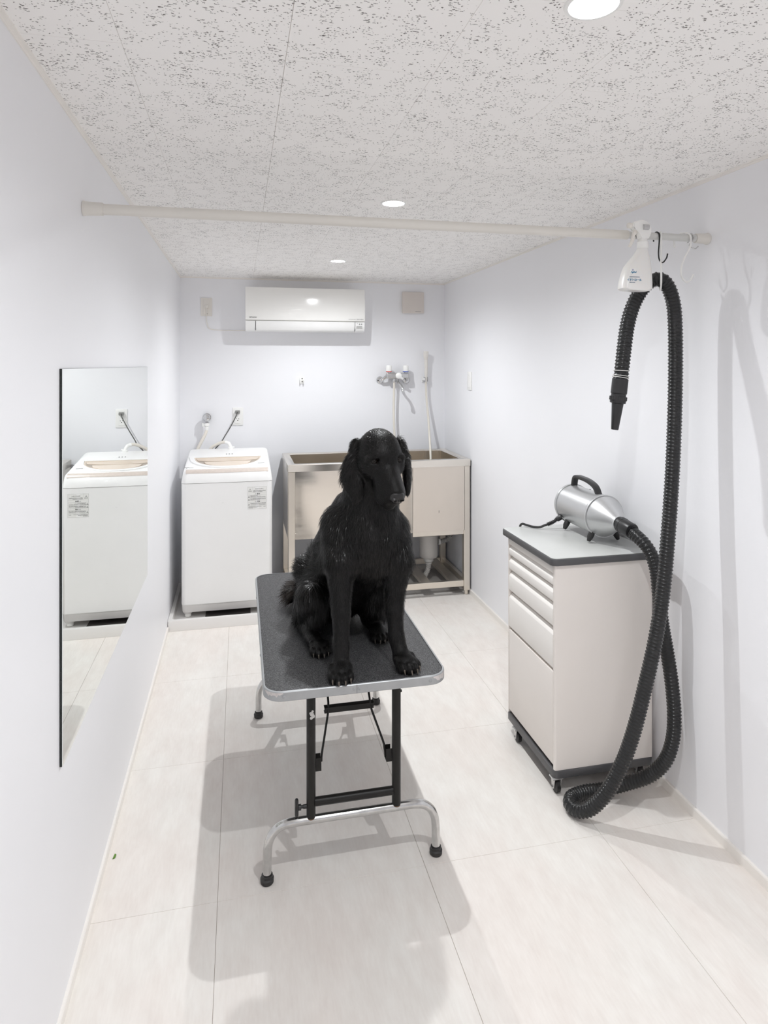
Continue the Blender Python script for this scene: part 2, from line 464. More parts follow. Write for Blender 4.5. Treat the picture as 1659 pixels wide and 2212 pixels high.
# ================================================================== DOWNLIGHTS
dl_lab = ['round recessed ceiling downlight nearest the viewer, cut by the top edge of the photo',
          'round recessed ceiling downlight just above the middle of the white rod',
          'small round recessed ceiling downlight farthest back, in front of the air conditioner',
          'round recessed ceiling downlight out of view behind the camera']
for (x, y), lab, gain in zip(LIGHTS, dl_lab, (0.97, 1.12, 1.38, 0.45)):
    t = thing('downlight', (x, y, CE), lab, 'ceiling light', 'recessed downlights in the ceiling')
    bm = bmesh.new()
    n = 40; prof = [(0.048, CE), (0.047, CE-0.003), (0.044, CE-0.0045), (0.0405, CE-0.004), (0.0405, CE)]
    loft(bm, [[(x+r*math.cos(2*math.pi*k/n), y+r*math.sin(2*math.pi*k/n), z) for k in range(n)] for r, z in prof], False)
    part('frame', bm, M_white, t)
    bm = bmesh.new()
    vs = [bm.verts.new((x+0.040*math.cos(2*math.pi*k/n), y+0.040*math.sin(2*math.pi*k/n), CE-0.0025)) for k in range(n)]
    up = [bm.verts.new((v.co.x, v.co.y, CE-0.0005)) for v in vs]
    bm.faces.new(vs)
    for k in range(n): bm.faces.new((vs[k], vs[(k+1) % n], up[(k+1) % n], up[k]))
    part('diffuser', bm, M_diff, t)
    ld = bpy.data.lights.new('downlight_beam', 'SPOT'); ld.energy = LAMP*gain; ld.color = (0.965, 0.985, 1.0)
    ld.spot_size = math.radians(168); ld.spot_blend = 1.0; ld.shadow_soft_size = 0.010
    lo_ = bpy.data.objects.new('downlight_beam', ld); C.objects.link(lo_); lo_.parent = t; lo_.location = (0, 0, -0.024)

# ================================================================== MIRROR
mr = thing('wall_mirror', (XL, 2.27, 0.588), 'large frameless wall mirror with black edge on the left wall', 'mirror')
bm = bmesh.new(); box(bm, (XL+0.0005, 1.588, 0.588), (XL+0.0055, 2.962, 1.491)); part('mirror_backing', bm, M_medge, mr, 'black edge and back of the mirror')
bm = bmesh.new(); box(bm, (XL+0.0055, 1.5885, 0.5885), (XL+0.0068, 2.9615, 1.4905)); part('glass', bm, M_mirror, mr)

# ================================================================== CURTAIN ROD
RY, RZ = 1.811, 1.907
rod = thing('tension_rod', (0.5, RY, RZ-0.02), 'long ivory tension rod spanning the room from wall to wall below the ceiling', 'rod')
bm = bmesh.new(); tube(bm, [(-0.35, RY, RZ), (1.184, RY, RZ)], 0.0145, 28); part('outer_tube', bm, M_rod, rod)
bm = bmesh.new(); tube(bm, [(1.18, RY, RZ), (1.44, RY, RZ)], 0.0115, 28); part('inner_tube', bm, M_rodthin, rod, 'thinner grey section of the rod')
for x0, s in ((XL, 1), (XR, -1)):
    bm = bmesh.new()
    lathe(bm, [(0.0005, 0.0195), (0.004, 0.0200), (0.008, 0.0185), (0.048, 0.0172), (0.05, 0.0162)] if s > 0 else
              [(0.0005, 0.0185), (0.004, 0.0190), (0.008, 0.0172), (0.045, 0.0155), (0.047, 0.0142)], (x0, RY, RZ), (s, 0, 0), 28)
    part('end_cap', bm, M_rod, rod)

# ================================================================== SPRAY BOTTLE
bx, by = 1.183, 1.768
sb = thing('spray_bottle', (bx, by, 1.725), 'white trigger spray bottle with blue lettering hanging on the right end of the rod', 'bottle')
def bring(z, x0, x1, d, r):
    return [(p[0], p[1], z) for p in rrect(x0, by-d, x1, by+d, min(r, d*0.98, (x1-x0)/2*0.98), 5)]
bm = bmesh.new()
loft(bm, [bring(1.7255, 1.146, 1.220, 0.020, 0.018), bring(1.7272, 1.138, 1.228, 0.025, 0.02), bring(1.733, 1.1325, 1.233, 0.028, 0.02),
          bring(1.750, 1.134, 1.2335, 0.028, 0.02), bring(1.770, 1.139, 1.233, 0.0275, 0.02), bring(1.788, 1.1445, 1.232, 0.027, 0.02),
          bring(1.800, 1.150, 1.231, 0.026, 0.02), bring(1.815, 1.162, 1.2295, 0.024, 0.018), bring(1.835, 1.179, 1.227, 0.020, 0.017),
          bring(1.850, 1.189, 1.225, 0.0170, 0.016), bring(1.862, 1.196, 1.2235, 0.0145, 0.014)])
part('bottle', bm, M_bottle, sb)
nx = 1.2095
bm = bmesh.new(); lathe(bm, [(0, 0.0165), (0.002, 0.0175), (0.020, 0.0172), (0.022, 0.015), (0.032, 0.0125)], (nx, by, 1.858), (0, 0, 1), 24); part('screw_collar', bm, M_white, sb)
bm = bmesh.new()
prism(bm, [(nx-0.013, 1.885), (nx+0.012, 1.885), (nx+0.021, 1.900), (nx+0.0235, 1.915), (nx+0.020, 1.929), (nx+0.010, 1.940), (nx-0.008, 1.9445), (nx-0.028, 1.940), (nx-0.040, 1.934), (nx-0.040, 1.920), (nx-0.030, 1.916), (nx-0.018, 1.905)], 'y', by-0.0135, by+0.0125)
bmesh.ops.bevel(bm, geom=list(bm.edges), offset=0.003, segments=2, affect='EDGES')
part('spray_head', bm, M_white, sb)
bm = bmesh.new(); lathe(bm, [(0, 0.0075), (0.004, 0.0085), (0.010, 0.0085), (0.011, 0.007)], (nx-0.040, by, 1.927), (-1, 0, 0), 16); part('nozzle', bm, M_cream, sb)
bm = bmesh.new(); tube(bm, spline([(nx-0.022, by, 1.915), (nx-0.031, by, 1.898), (nx-0.036, by, 1.880), (nx-0.045, by, 1.862)], 5), [0.0065]*5+[0.0055]*6+[0.005]*5, 10); part('trigger', bm, M_cream, sb)
bm = bmesh.new(); tube(bm, [(nx-0.008, by-0.0145, 1.921), (nx+0.010, by-0.0145, 1.921)], 0.0085, 14); part('pump_cylinder', bm, mat('frosted_grey', (0.5, 0.5, 0.5), 0.25), sb, 'greyish clear pump cylinder')
TB = by - 0.0282
bm = bmesh.new(); box(bm, (1.1495, TB-0.0006, 1.774), (1.1675, TB+0.0016, 1.791), 0.0003, 1); lb = part('label', bm, M_white, sb, 'white square logo label')
part('lettering', text_bm('Agibel', 0.0075, frame((1.1585, TB-0.0009, 1.780), (1, 0, 0), (0, 0, 1)), bold=0.0002, shear=0.3), M_inkb, lb)
bm = bmesh.new()
for dx, dz in ((0, 0.0018), (0, -0.0018), (0.0018, 0), (-0.0018, 0)):
    box(bm, (1.1565+dx-0.0009, TB-0.0009, 1.7862+dz-0.0009), (1.1565+dx+0.0009, TB-0.0004, 1.7862+dz+0.0009))
part('emblem', bm, M_inkp, lb)
part('lettering', text_bm('イオトロール', 0.0082, frame((1.1615, TB-0.0004, 1.7565), (1, 0, 0), (0, 0, 1)), bold=0.00015), M_inkb, sb)
bm = bmesh.new()
for k in range(13): box(bm, (1.146+k*0.0027, TB-0.0004, 1.7648), (1.1478+k*0.0027, TB+0.0008, 1.7664))
for k in range(7): box(bm, (1.146+k*0.0027, TB-0.0004, 1.7478), (1.1478+k*0.0027, TB+0.0008, 1.7496))
part('small_print', bm, mat('blue_grey_print', (0.22, 0.27, 0.35), 0.6), sb)

# ================================================================== HOOKS ON THE ROD
def hook(name, pts, r, m, label, n=6, turn=0.0):
    pts = [(p[0] + turn*(p[1]-RY), p[1], p[2]) for p in pts]
    bm = bmesh.new(); p = spline(pts, n); tube(bm, p, r, 10)
    for e in (p[0], p[-1]): ball(bm, e, r*1.15, 10, 6)
    return solid(name, bm, m, label, 'hook', 60, 'S hooks on the rod')
hx = 1.287
hook('s_hook', [(hx, RY+0.013, RZ-0.012), (hx, RY+0.0145, RZ+0.004), (hx, RY, RZ+0.0135), (hx+0.001, RY-0.0145, RZ+0.004), (hx+0.001, RY-0.014, RZ-0.02),
     (hx-0.003, RY-0.016, RZ-0.055), (hx-0.004, RY-0.022, RZ-0.078), (hx-0.001, RY-0.034, RZ-0.088), (hx+0.004, RY-0.045, RZ-0.076), (hx+0.007, RY-0.046, RZ-0.064)],
     0.0022, M_black, 'small black S hook on the rod beside the spray bottle')
hx = 1.303
hook('s_hook', [(hx+0.002, RY+0.014, RZ-0.028), (hx+0.002, RY+0.0155, RZ+0.002), (hx, RY, RZ+0.0142), (hx, RY-0.0155, RZ+0.002), (hx, RY-0.020, RZ-0.05),
     (hx-0.001, RY-0.030, RZ-0.09), (hx-0.001, RY-0.033, RZ-0.120), (hx-0.001, RY-0.028, RZ-0.152), (hx-0.001, RY-0.004, RZ-0.170), (hx-0.001, RY+0.024, RZ-0.156), (hx, RY+0.033, RZ-0.130)],
     0.0030, M_white, 'white S hook on the rod carrying the black hose', turn=0.62)
hx = 1.398
hook('s_hook', [(1.362, RY+0.013, RZ-0.028), (1.366, RY+0.0155, RZ-0.002), (1.380, RY+0.008, RZ+0.0135), (1.396, RY-0.008, RZ+0.0135), (1.400, RY-0.0165, RZ-0.004), (1.396, RY-0.018, RZ-0.032),
     (1.379, RY-0.014, RZ-0.068), (1.3675, RY-0.014, RZ-0.100), (1.368, RY-0.014, RZ-0.126), (1.384, RY-0.014, RZ-0.143), (1.400, RY-0.014, RZ-0.138), (1.411, RY-0.014, RZ-0.120)],
     0.0030, M_white, 'large empty white S hook at the right end of the rod')
hook('s_hook', [(1.425, RY-0.018, RZ-0.030), (1.410, RY-0.022, RZ-0.038), (1.398, RY-0.012, RZ-0.026), (1.412, RY-0.0150, RZ-0.004), (1.412, RY-0.004, RZ+0.0135), (1.412, RY+0.011, RZ+0.007), (1.412, RY+0.0125, RZ-0.012)],
     0.0018, M_chrome, 'small metal wire S hook beside the rod end cap')

# ================================================================== AIR CONDITIONER
ac = thing('air_conditioner', (0.435, YB, 1.722), 'long white wall air conditioner high on the back wall under the ceiling', 'air conditioner')
ax0, ax1 = 0.033, 0.836
bm = bmesh.new()
prism(bm, [(YB-0.0005, 1.735), (YB-0.0005, 2.012), (YB-0.06, 2.016), (YB-0.185, 2.017), (YB-0.185, 1.79), (YB-0.165, 1.728), (YB-0.10, 1.722)], 'x', ax0+0.003, ax1-0.003)
bmesh.ops.bevel(bm, geom=list(bm.edges), offset=0.004, segments=2, affect='EDGES')
part('housing', bm, M_appl, ac)
FP = [(YB-0.180, 1.796), (YB-0.206, 1.796), (YB-0.212, 1.80), (YB-0.214, 1.87), (YB-0.211, 1.95), (YB-0.202, 2.005), (YB-0.196, 2.017), (YB-0.180, 2.0185)]
bm = bmesh.new(); prism(bm, FP, 'x', ax0, ax1); bmesh.ops.bevel(bm, geom=[e for e in bm.edges if abs(e.verts[0].co.x-e.verts[1].co.x) < 1e-6], offset=0.002, segments=2, affect='EDGES')
part('front_panel', bm, mat('glossy_white', (0.88, 0.875, 0.85), 0.12, var=0.005, coat=0.5), ac)
def low_prof(d):
    return [(YB-0.170, 1.792), (YB-0.208+d, 1.792), (YB-0.205+d, 1.765), (YB-0.192+d, 1.735), (YB-0.182+d, 1.727), (YB-0.150, 1.724)]
bm = bmesh.new(); prism(bm, low_prof(0), 'x', ax0+0.001, ax0+0.064); part('side_cover', bm, M_appl, ac)
bm = bmesh.new(); prism(bm, low_prof(0), 'x', ax1-0.066, ax1-0.001); sc2 = part('side_cover', bm, M_appl, ac)
bm = bmesh.new(); prism(bm, low_prof(-0.003), 'x', ax0+0.069, ax1-0.071); part('flap', bm, M_appl, ac)
for gx in (ax0+0.0635, ax1-0.0715):
    bm = bmesh.new(); box(bm, (gx, YB-0.199, 1.732), (gx+0.006, YB-0.160, 1.790)); part('gap', bm, mat('grey_gap', (0.2, 0.2, 0.2), 0.7), ac)
yl = YB - 0.2095
bm = bmesh.new(); box(bm, (ax1-0.058, YB-0.2052, 1.750), (ax1-0.018, YB-0.196, 1.768)); part('display', bm, mat('grey_display', (0.45, 0.45, 0.44), 0.3), sc2)
bm = bmesh.new()
for k in range(3): box(bm, (ax1-0.055+k*0.015, YB-0.2085, 1.782), (ax1-0.050+k*0.015, YB-0.20, 1.784))
for k in range(2): box(bm, (ax1-0.040+k*0.014, YB-0.2082, 1.774), (ax1-0.033+k*0.014, YB-0.20, 1.7785))
part('indicator', bm, M_ink, sc2)
part('lettering', text_bm('HITACHI', 0.0125, frame((0.081, YB-0.2137, 1.8145), (1, 0, 0), (0, 0, 1)), bold=0.0002), M_ink, ac)
bm = bmesh.new()
for k in range(5): box(bm, (0.778+k*0.0098, YB-0.2139, 1.8066), (0.7856+k*0.0098, YB-0.2132, 1.8144))
part('small_print', bm, mat('pale_print', (0.50, 0.50, 0.49), 0.5), ac)
bm = bmesh.new()
for k in range(9): box(bm, (0.722+k*0.0056, YB-0.2139, 1.8094), (0.7262+k*0.0056, YB-0.2132, 1.8116))
part('small_print', bm, M_ink, ac)
bm = bmesh.new(); tube(bm, spline([(-0.222, YB-0.022, 1.892), (-0.223, YB-0.016, 1.862), (-0.226, YB-0.010, 1.82), (-0.221, YB-0.006, 1.78), (-0.206, YB-0.005, 1.748), (-0.16, YB-0.005, 1.738), (-0.05, YB-0.005, 1.736), (0.04, YB-0.006, 1.738)], 6), 0.003, 8)
part('power_cord', bm, M_cream, ac, 'thin ivory power cord')
bm = bmesh.new(); lathe(bm, [(0, 0.012), (0.014, 0.013), (0.020, 0.010), (0.022, 0.006)], (-0.222, YB-0.0095, 1.896), (0, -1, 0), 16); part('plug', bm, M_cream, ac)

# ================================================================== WALL FITTINGS
def plate(name, x0, x1, z0, z1, label, m=M_white, cat='socket'):
    t = thing(name, ((x0+x1)/2, YB, z0), label, cat)
    bm = bmesh.new(); box(bm, (x0, YB-0.007, z0), (x1, YB-0.0005, z1), 0.002, 2); part('cover_plate', bm, m, t)
    return t
so = plate('wall_socket', -0.263, -0.188, 1.832, 1.957, 'ivory wall socket at the upper left of the back wall, feeding the air conditioner', M_cream)
bm = bmesh.new(); box(bm, (-0.245, YB-0.0095, 1.845), (-0.206, YB-0.006, 1.944), 0.001, 1); part('socket_insert', bm, M_cream, so)
bm = bmesh.new(); lathe(bm, [(0, 0.0035), (0.001, 0.0035)], (-0.222, YB-0.0093, 1.848), (0, -1, 0), 10); part('earth_hole', bm, M_hole, so)
so = plate('wall_socket', -0.053, 0.020, 1.083, 1.206, 'white wall socket above the washing machine', M_white)
bm = bmesh.new(); box(bm, (-0.036, YB-0.0095, 1.096), (0.003, YB-0.006, 1.193), 0.001, 1); part('socket_insert', bm, M_white, so)
bm = bmesh.new()
for dx, dz in ((-0.007, 0.012), (0.007, 0.010)): box(bm, (-0.017+dx-0.0012, YB-0.0098, 1.118+dz-0.004), (-0.017+dx+0.0012, YB-0.009, 1.118+dz+0.004))
lathe(bm, [(0, 0.0035), (0.0008, 0.0035)], (-0.017, YB-0.009, 1.117), (0, -1, 0), 10)
part('socket_hole', bm, M_hole, so)
vt = thing('vent_cover', (1.23, YB, 1.874), 'square beige ventilation cover on the back wall right of the air conditioner', 'vent')
bm = bmesh.new(); box(bm, (1.152, YB-0.012, 1.879), (1.308, YB-0.0005, 2.027), 0.002, 1); part('base', bm, M_cream, vt)
bm = bmesh.new(); box(bm, (1.148, YB-0.030, 1.875), (1.311, YB-0.016, 2.030), 0.004, 2); part('cover', bm, mat('beige_cover', (0.70, 0.645, 0.60), 0.45, var=0.01), vt)
bm = bmesh.new(); box(bm, (1.162, YB-0.018, 1.889), (1.298, YB-0.010, 2.017)); part('neck', bm, M_taupe_dk, vt)
bm = bmesh.new()
for k in range(7): box(bm, (1.245+k*0.0062, YB-0.0304, 1.8845), (1.2496+k*0.0062, YB-0.0295, 1.8880))
part('small_print', bm, M_ink, vt)
bk = thing('wall_bracket', (0.423, YB, 1.365), 'tiny white hook bracket screwed to the middle of the back wall', 'bracket')
bm = bmesh.new(); box(bm, (0.406, YB-0.006, 1.366), (0.440, YB-0.0005, 1.412), 0.002, 2)
box(bm, (0.409, YB-0.024, 1.366), (0.416, YB-0.005, 1.395), 0.0015, 1); box(bm, (0.432, YB-0.024, 1.366), (0.439, YB-0.005, 1.395), 0.0015, 1); part('plate', bm, M_white, bk)
for z in (1.403, 1.382):
    bm = bmesh.new(); lathe(bm, [(0, 0.0042), (0.002, 0.0036), (0.0025, 0.001)], (0.4255, YB-0.006, z), (0, -1, 0), 10); part('screw', bm, mat('dark_screw', (0.08, 0.07, 0.06), 0.4, 0.6), bk)
bm = bmesh.new(); box(bm, (XR-0.008, 3.985, 1.334), (XR-0.0005, 4.055, 1.454), 0.002, 2)
sw = thing('blank_plate', (XR, 4.02, 1.334), 'white blank cover plate on the right wall beside the sink', 'switch plate')
part('cover_plate', bm, M_white, sw)
bm = bmesh.new(); box(bm, (XR-0.0095, 4.002, 1.352), (XR-0.0075, 4.038, 1.436), 0.0008, 1); part('plate_insert', bm, M_white, sw)

# washer water tap
wt = thing('washer_tap', (-0.222, YB, 1.08), 'round chrome washing machine tap with white connector on the back wall', 'tap')
bm = bmesh.new(); lathe(bm, [(0.0005, 0.026), (0.004, 0.027), (0.009, 0.022), (0.010, 0.012), (0.045, 0.012)], (-0.222, YB, 1.142), (0, -1, 0), 24); part('flange', bm, M_chrome, wt)
bm = bmesh.new(); lathe(bm, [(0, 0.016), (0.004, 0.0225), (0.016, 0.0235), (0.026, 0.021), (0.030, 0.012), (0.032, 0.004)], (-0.222, YB-0.040, 1.142), (0, -1, 0), 24)
box(bm, (-0.226, YB-0.079, 1.126), (-0.218, YB-0.068, 1.158), 0.002, 1); part('handle', bm, M_chrome, wt)
bm = bmesh.new(); lathe(bm, [(0, 0.012), (0.014, 0.012), (0.018, 0.018), (0.024, 0.018)], (-0.222, YB-0.052, 1.130), (0, 0, -1), 20); part('spout', bm, M_chrome, wt)
bm = bmesh.new(); lathe(bm, [(0, 0.017), (0.006, 0.0195), (0.018, 0.018), (0.022, 0.012), (0.030, 0.012), (0.031, 0.0135), (0.036, 0.0135), (0.037, 0.012), (0.046, 0.012)], (-0.222, YB-0.052, 1.106), (0, 0, -1), 20)
box(bm, (-0.250, YB-0.060, 1.083), (-0.240, YB-0.046, 1.106), 0.002, 1); part('hose_connector', bm, M_white, wt)

# ================================================================== WASHING MACHINE
wx0, wx1, wy0, wy1 = -0.334, 0.187, 3.90, 4.44
wcx = (wx0+wx1)/2
wm = thing('washing_machine', (wcx, (wy0+wy1)/2, 0.03), 'white top-loading washing machine with beige lid in a drip tray by the back wall', 'washing machine')
def wring(z, x0, x1, y0, y1, r=0.03, bow=0.006):
    pts = []
    for px, py in rrect(x0, y0, x1, y1, r, 6):
        if py < y0 + r*1.2: py -= bow * (1 - ((px - wcx)/((x1-x0)/2))**2)
        pts.append((px, py, z))
    return pts
def dense(pts, y0, n=8):
    """put extra points on the front edge so that it can bow"""
    out = []
    for i, p in enumerate(pts):
        q = pts[(i+1) % len(pts)]; out.append(p)
        if abs(p[0]-q[0]) > 0.3 and p[1] < 4.1:
            for k in range(1, n): t = k/n; out.append((p[0]*(1-t)+q[0]*t, p[1]*(1-t)+q[1]*t))
    return out
def wring2(z, x0, x1, y0, y1, r=0.03, bow=0.006):
    out = []
    for px, py in dense(rrect(x0, y0, x1, y1, r, 6), y0):
        if py < y0 + 0.002: py -= bow * (1 - ((px - wcx)/((x1-x0)/2))**2)
        out.append((px, py, z))
    return out
bm = bmesh.new(); loft(bm, [wring2(0.103, wx0, wx1, wy0+0.006, wy1), wring2(0.110, wx0, wx1, wy0, wy1), wring2(0.8095, wx0, wx1, wy0, wy1)]); part('body', bm, M_appl, wm)
bm = bmesh.new()
loft(bm, [wring2(0.062, wx0+0.004, wx1-0.004, wy0+0.012, wy1-0.01), wring2(0.085, wx0+0.002, wx1-0.002, wy0+0.008, wy1-0.004), wring2(0.1025, wx0+0.002, wx1-0.002, wy0+0.006, wy1-0.004)])
for x in (wx0+0.035, wx1-0.035):
    for y in (wy0+0.05, wy1-0.05): lathe(bm, [(0, 0.034), (0.012, 0.030), (0.022, 0.022)], (x, y, 0.066), (0, 0, -1), 16)
part('base', bm, mat('base_grey_white', (0.68, 0.665, 0.65), 0.35), wm)
for x in (wx0+0.035, wx1-0.035):
    for y in (wy0+0.05, wy1-0.05):
        bm = bmesh.new(); lathe(bm, [(0.0, 0.018), (0.004, 0.019), (0.018, 0.018)], (x, y, 0.0265), (0, 0, 1), 16); part('foot', bm, M_white, wm)
# top cover: sloping upwards to the back
def top_ring(k, dz):
    e = k
    out = []
    for px, py in dense(rrect(wx0+e, wy0+e*1.5, wx1-e, wy1-e*0.6, 0.03, 6), wy0+e*1.5):
        bowd = 0.006*(1-((px-wcx)/((wx1-wx0)/2))**2) if py < wy0+e*1.5+0.002 else 0
        zz = 0.878 + (max(py, 3.9)-3.9)*0.064/0.52
        out.append((px, py-bowd, min(zz, 0.942) + dz))
    return out
bm = bmesh.new()
loft(bm, [wring2(0.8115, wx0-0.001, wx1+0.001, wy0-0.001, wy1), wring2(0.816, wx0-0.001, wx1+0.001, wy0-0.001, wy1), top_ring(0.008, -0.012), top_ring(0.012, -0.004), top_ring(0.018, 0.0)])
top = part('top_cover', bm, M_appl, wm)
SL = 0.064/0.52
slF = frame((-0.075, 4.19, 0.878+0.29*SL), (1, 0, 0), (0, 1, SL))
def plate_on(bm, outline, h0, h1, Mx, hole=None):
    if hole is None:
        loft(bm, [[Mx @ Vector((a, b, h)) for a, b in outline] for h in (h0, h1)])
    else:
        o = [[bm.verts.new(Mx @ Vector((a, b, h))) for a, b in outline] for h in (h0, h1)]
        i = [[bm.verts.new(Mx @ Vector((a, b, h))) for a, b in hole] for h in (h0, h1)]
        n = len(outline)
        for k in range(n):
            j = (k+1) % n
            bm.faces.new((o[0][k], o[0][j], o[1][j], o[1][k])); bm.faces.new((i[0][j], i[0][k], i[1][k], i[1][j]))
            bm.faces.new((o[1][k], o[1][j], i[1][j], i[1][k])); bm.faces.new((o[0][j], o[0][k], i[0][k], i[0][j]))
def half(a, b, cx0, n=28, top=0.0, p=2.3):
    pts = []
    for k in range(n+1):
        t = -1 + 2*k/n
        pts.append((cx0 + a*t, top - b*(max(0, 1-abs(t)**p))**(1/p*1.15)))
    return pts + [(cx0 + a*(1-2*k/8), top) for k in range(1, 8)]
bm = bmesh.new(); plate_on(bm, half(0.238, 0.262, 0, top=0.03), 0.0002, 0.007, slF, half(0.206, 0.205, 0, top=0.0))
lid = part('lid', bm, M_appl, wm)
bm = bmesh.new(); plate_on(bm, half(0.205, 0.203, 0), 0.0002, 0.0012, slF); part('grip_recess', bm, M_taupe_dk, wm, 'brown recess of the lid grip')
bm = bmesh.new(); plate_on(bm, half(0.2045, 0.202, 0), 0.0013, 0.0035, slF, half(0.196, 0.190, 0, top=-0.002)); part('lid_edge', bm, M_beige, wm, 'beige edge line of the lid window')
bm = bmesh.new(); plate_on(bm, [(-0.196, -0.004), (-0.178, -0.062), (-0.10, -0.080), (0.0, -0.088), (0.10, -0.080), (0.178, -0.062), (0.196, -0.004)][::1], 0.0013, 0.003, slF); part('window_panel', bm, M_beige, wm, 'beige upper panel of the lid')
bm = bmesh.new()
plate_on(bm, half(0.140, 0.098, 0, top=-0.102), 0.0013, 0.006, slF); part('grip', bm, mat('grip_beige', (0.70, 0.60, 0.50), 0.28, coat=0.2), wm, 'beige lens-shaped grip of the lid')
bm = bmesh.new()
rings = []
for k in range(25):
    x = wcx - 0.236 + 0.472*k/24; bw = 0.006*(1-((x-wcx)/((wx1-wx0)/2))**2)
    rings.append([(x, y-bw, z) for y, z in ((3.9108, 0.8670), (3.9168, 0.8774), (3.9266, 0.8828), (3.9480, 0.8854), (3.9480, 0.8838), (3.9280, 0.8810), (3.9186, 0.8760), (3.9128, 0.8664))])
loft(bm, rings); cs = part('control_strip', bm, M_taupe, wm, 'taupe control strip along the front')
bm = bmesh.new()
for k in range(14):
    a = -0.12 + k*0.026 + random.uniform(-.004, .004)
    plate_on(bm, [(a, -0.256), (a+0.009, -0.256), (a+0.009, -0.247), (a, -0.247)], 0.0016, 0.0022, slF)
part('control_button', bm, mat('pale_button', (0.70, 0.63, 0.58), 0.4), cs)
bm = bmesh.new()
for k in range(3): plate_on(bm, [(-0.015+k*0.018, 0.086), (-0.009+k*0.018, 0.086), (-0.009+k*0.018, 0.098), (-0.015+k*0.018, 0.098)], 0.0002, 0.0012, slF)
plate_on(bm, [(0.168, -0.150), (0.220, -0.150), (0.220, -0.143), (0.168, -0.143)], 0.0002, 0.0006, slF)
plate_on(bm, [(-0.248, -0.200), (-0.222, -0.200), (-0.222, -0.193), (-0.248, -0.193)], 0.0002, 0.0006, slF)
plate_on(bm, [(-0.236, -0.222), (-0.231, -0.222), (-0.231, -0.215), (-0.236, -0.215)], 0.0002, 0.0006, slF)
plate_on(bm, [(-0.222, -0.208), (-0.196, -0.208), (-0.196, -0.202), (-0.222, -0.202)], 0.0002, 0.0006, slF)
part('small_print', bm, M_ink, wm)
# warning label
yw = wy0 - 0.0052
lF = frame((0.043, yw + 0.0006, 0.647), (1, 0.030, 0), (0, 0, 1))
def lrect(bm, a0, b0, a1, b1, h=0.0008):
    plate_on(bm, [(a0, b0), (a1, b0), (a1, b1), (a0, b1)], h-0.0006, h, lF)
bm = bmesh.new(); lrect(bm, 0, 0, 0.110, 0.131, 0.0004); wl = part('warning_label', bm, mat('label_white', (0.80, 0.80, 0.775), 0.45), wm, 'white warning label with black triangles')
bm = bmesh.new()
for a0, b0, a1, b1 in ((0,0,.110,.0008),(0,.1302,.110,.131),(0,0,.0008,.131),(.1092,0,.110,.131),(0,.097,.110,.0977),(0,.083,.110,.0836),(0,.050,.110,.0506),(0,.039,.110,.0396),(0,.019,.110,.0196),(.027,.097,.0275,.131),(0.0,.067,.110,.0675)):
    lrect(bm, a0, b0, a1, b1)
part('label_border', bm, mat('label_grey', (0.5, 0.5, 0.49), 0.5), wl)
def tri(bm, c, r, w):
    o = [(c[0]+r*math.cos(math.radians(90+120*k)), c[1]+r*math.sin(math.radians(90+120*k))) for k in range(3)]
    i = [(c[0]+(r-w)*math.cos(math.radians(90+120*k)), c[1]+(r-w)*math.sin(math.radians(90+120*k))) for k in range(3)]
    plate_on(bm, o, 0.0002, 0.0008, lF, i)
bm = bmesh.new()
tri(bm, (0.0135, 0.110), 0.0115, 0.0026); lrect(bm, 0.0128, 0.109, 0.0142, 0.1155); lrect(bm, 0.0128, 0.106, 0.0142, 0.1075)
tri(bm, (0.046, 0.0885), 0.005, 0.0014); tri(bm, (0.046, 0.0435), 0.005, 0.0014)
for z in (0.075, 0.058, 0.029): tri(bm, (0.007, z), 0.0045, 0.0016); lrect(bm, 0.002, z-0.0055, 0.012, z-0.0035)
part('warning_triangle', bm, M_ink, wl)
bm = bmesh.new()
def words(a0, a1, z, h=0.0022, gap=0.0012):
    a = a0
    while a < a1:
        w = random.uniform(0.0018, 0.006); lrect(bm, a, z, min(a+w, a1), z+h*random.uniform(0.6, 1.0)); a += w + gap
for a0, a1, z in ((.032,.104,.1085),(.032,.104,.1045),(.032,.085,.1005),(.016,.060,.0785),(.016,.075,.0745),(.016,.104,.0700),(.016,.104,.0615),(.016,.104,.0575),(.016,.070,.0533),
                  (.016,.104,.0335),(.016,.104,.0295),(.016,.104,.0240),(.005,.080,.0135),(.005,.055,.0095),(.005,.030,.0055),(.092,.104,.0125)): words(a0, a1, z)
part('small_print', bm, M_ink, wl)
part('lettering', text_bm('警告', 0.0095, lF @ Matrix.Translation((0.062, 0.0885, 0.0006)), bold=0.0001), M_inkd, wl)
part('lettering', text_bm('注意', 0.0090, lF @ Matrix.Translation((0.062, 0.0435, 0.0006)), bold=0.0001), M_inkd, wl)
part('lettering', text_bm('安全のために', 0.0080, lF @ Matrix.Translation((0.068, 0.118, 0.0006))), M_ink, wl)
bm = bmesh.new()
tube(bm, spline([(-0.223, 4.518, 1.058), (-0.226, 4.515, 1.045), (-0.236, 4.51, 1.02), (-0.264, 4.50, 0.965), (-0.28, 4.495, 0.925), (-0.283, 4.493, 0.86), (-0.26, 4.490, 0.80), (-0.225, 4.488, 0.83),
     (-0.212, 4.485, 0.90), (-0.188, 4.475, 0.943), (-0.155, 4.465, 0.966), (-0.118, 4.450, 0.982), (-0.095, 4.438, 0.983)], 6), 0.0105, 12)
part('inlet_hose', bm, M_hosew, wm, 'cream water hose')
bm = bmesh.new(); p = spline([(-0.096, 4.440, 0.983), (-0.078, 4.430, 0.977), (-0.066, 4.422, 0.960), (-0.063, 4.420, 0.936)], 6)
tube(bm, p, [0.0125]*3+[0.0115]*3+[0.0125]*2+[0.0115]*11, 12); lathe(bm, [(0, 0.016), (0.012, 0.017), (0.014, 0.012)], (-0.063, 4.420, 0.937), (0, 0, 1), 14)
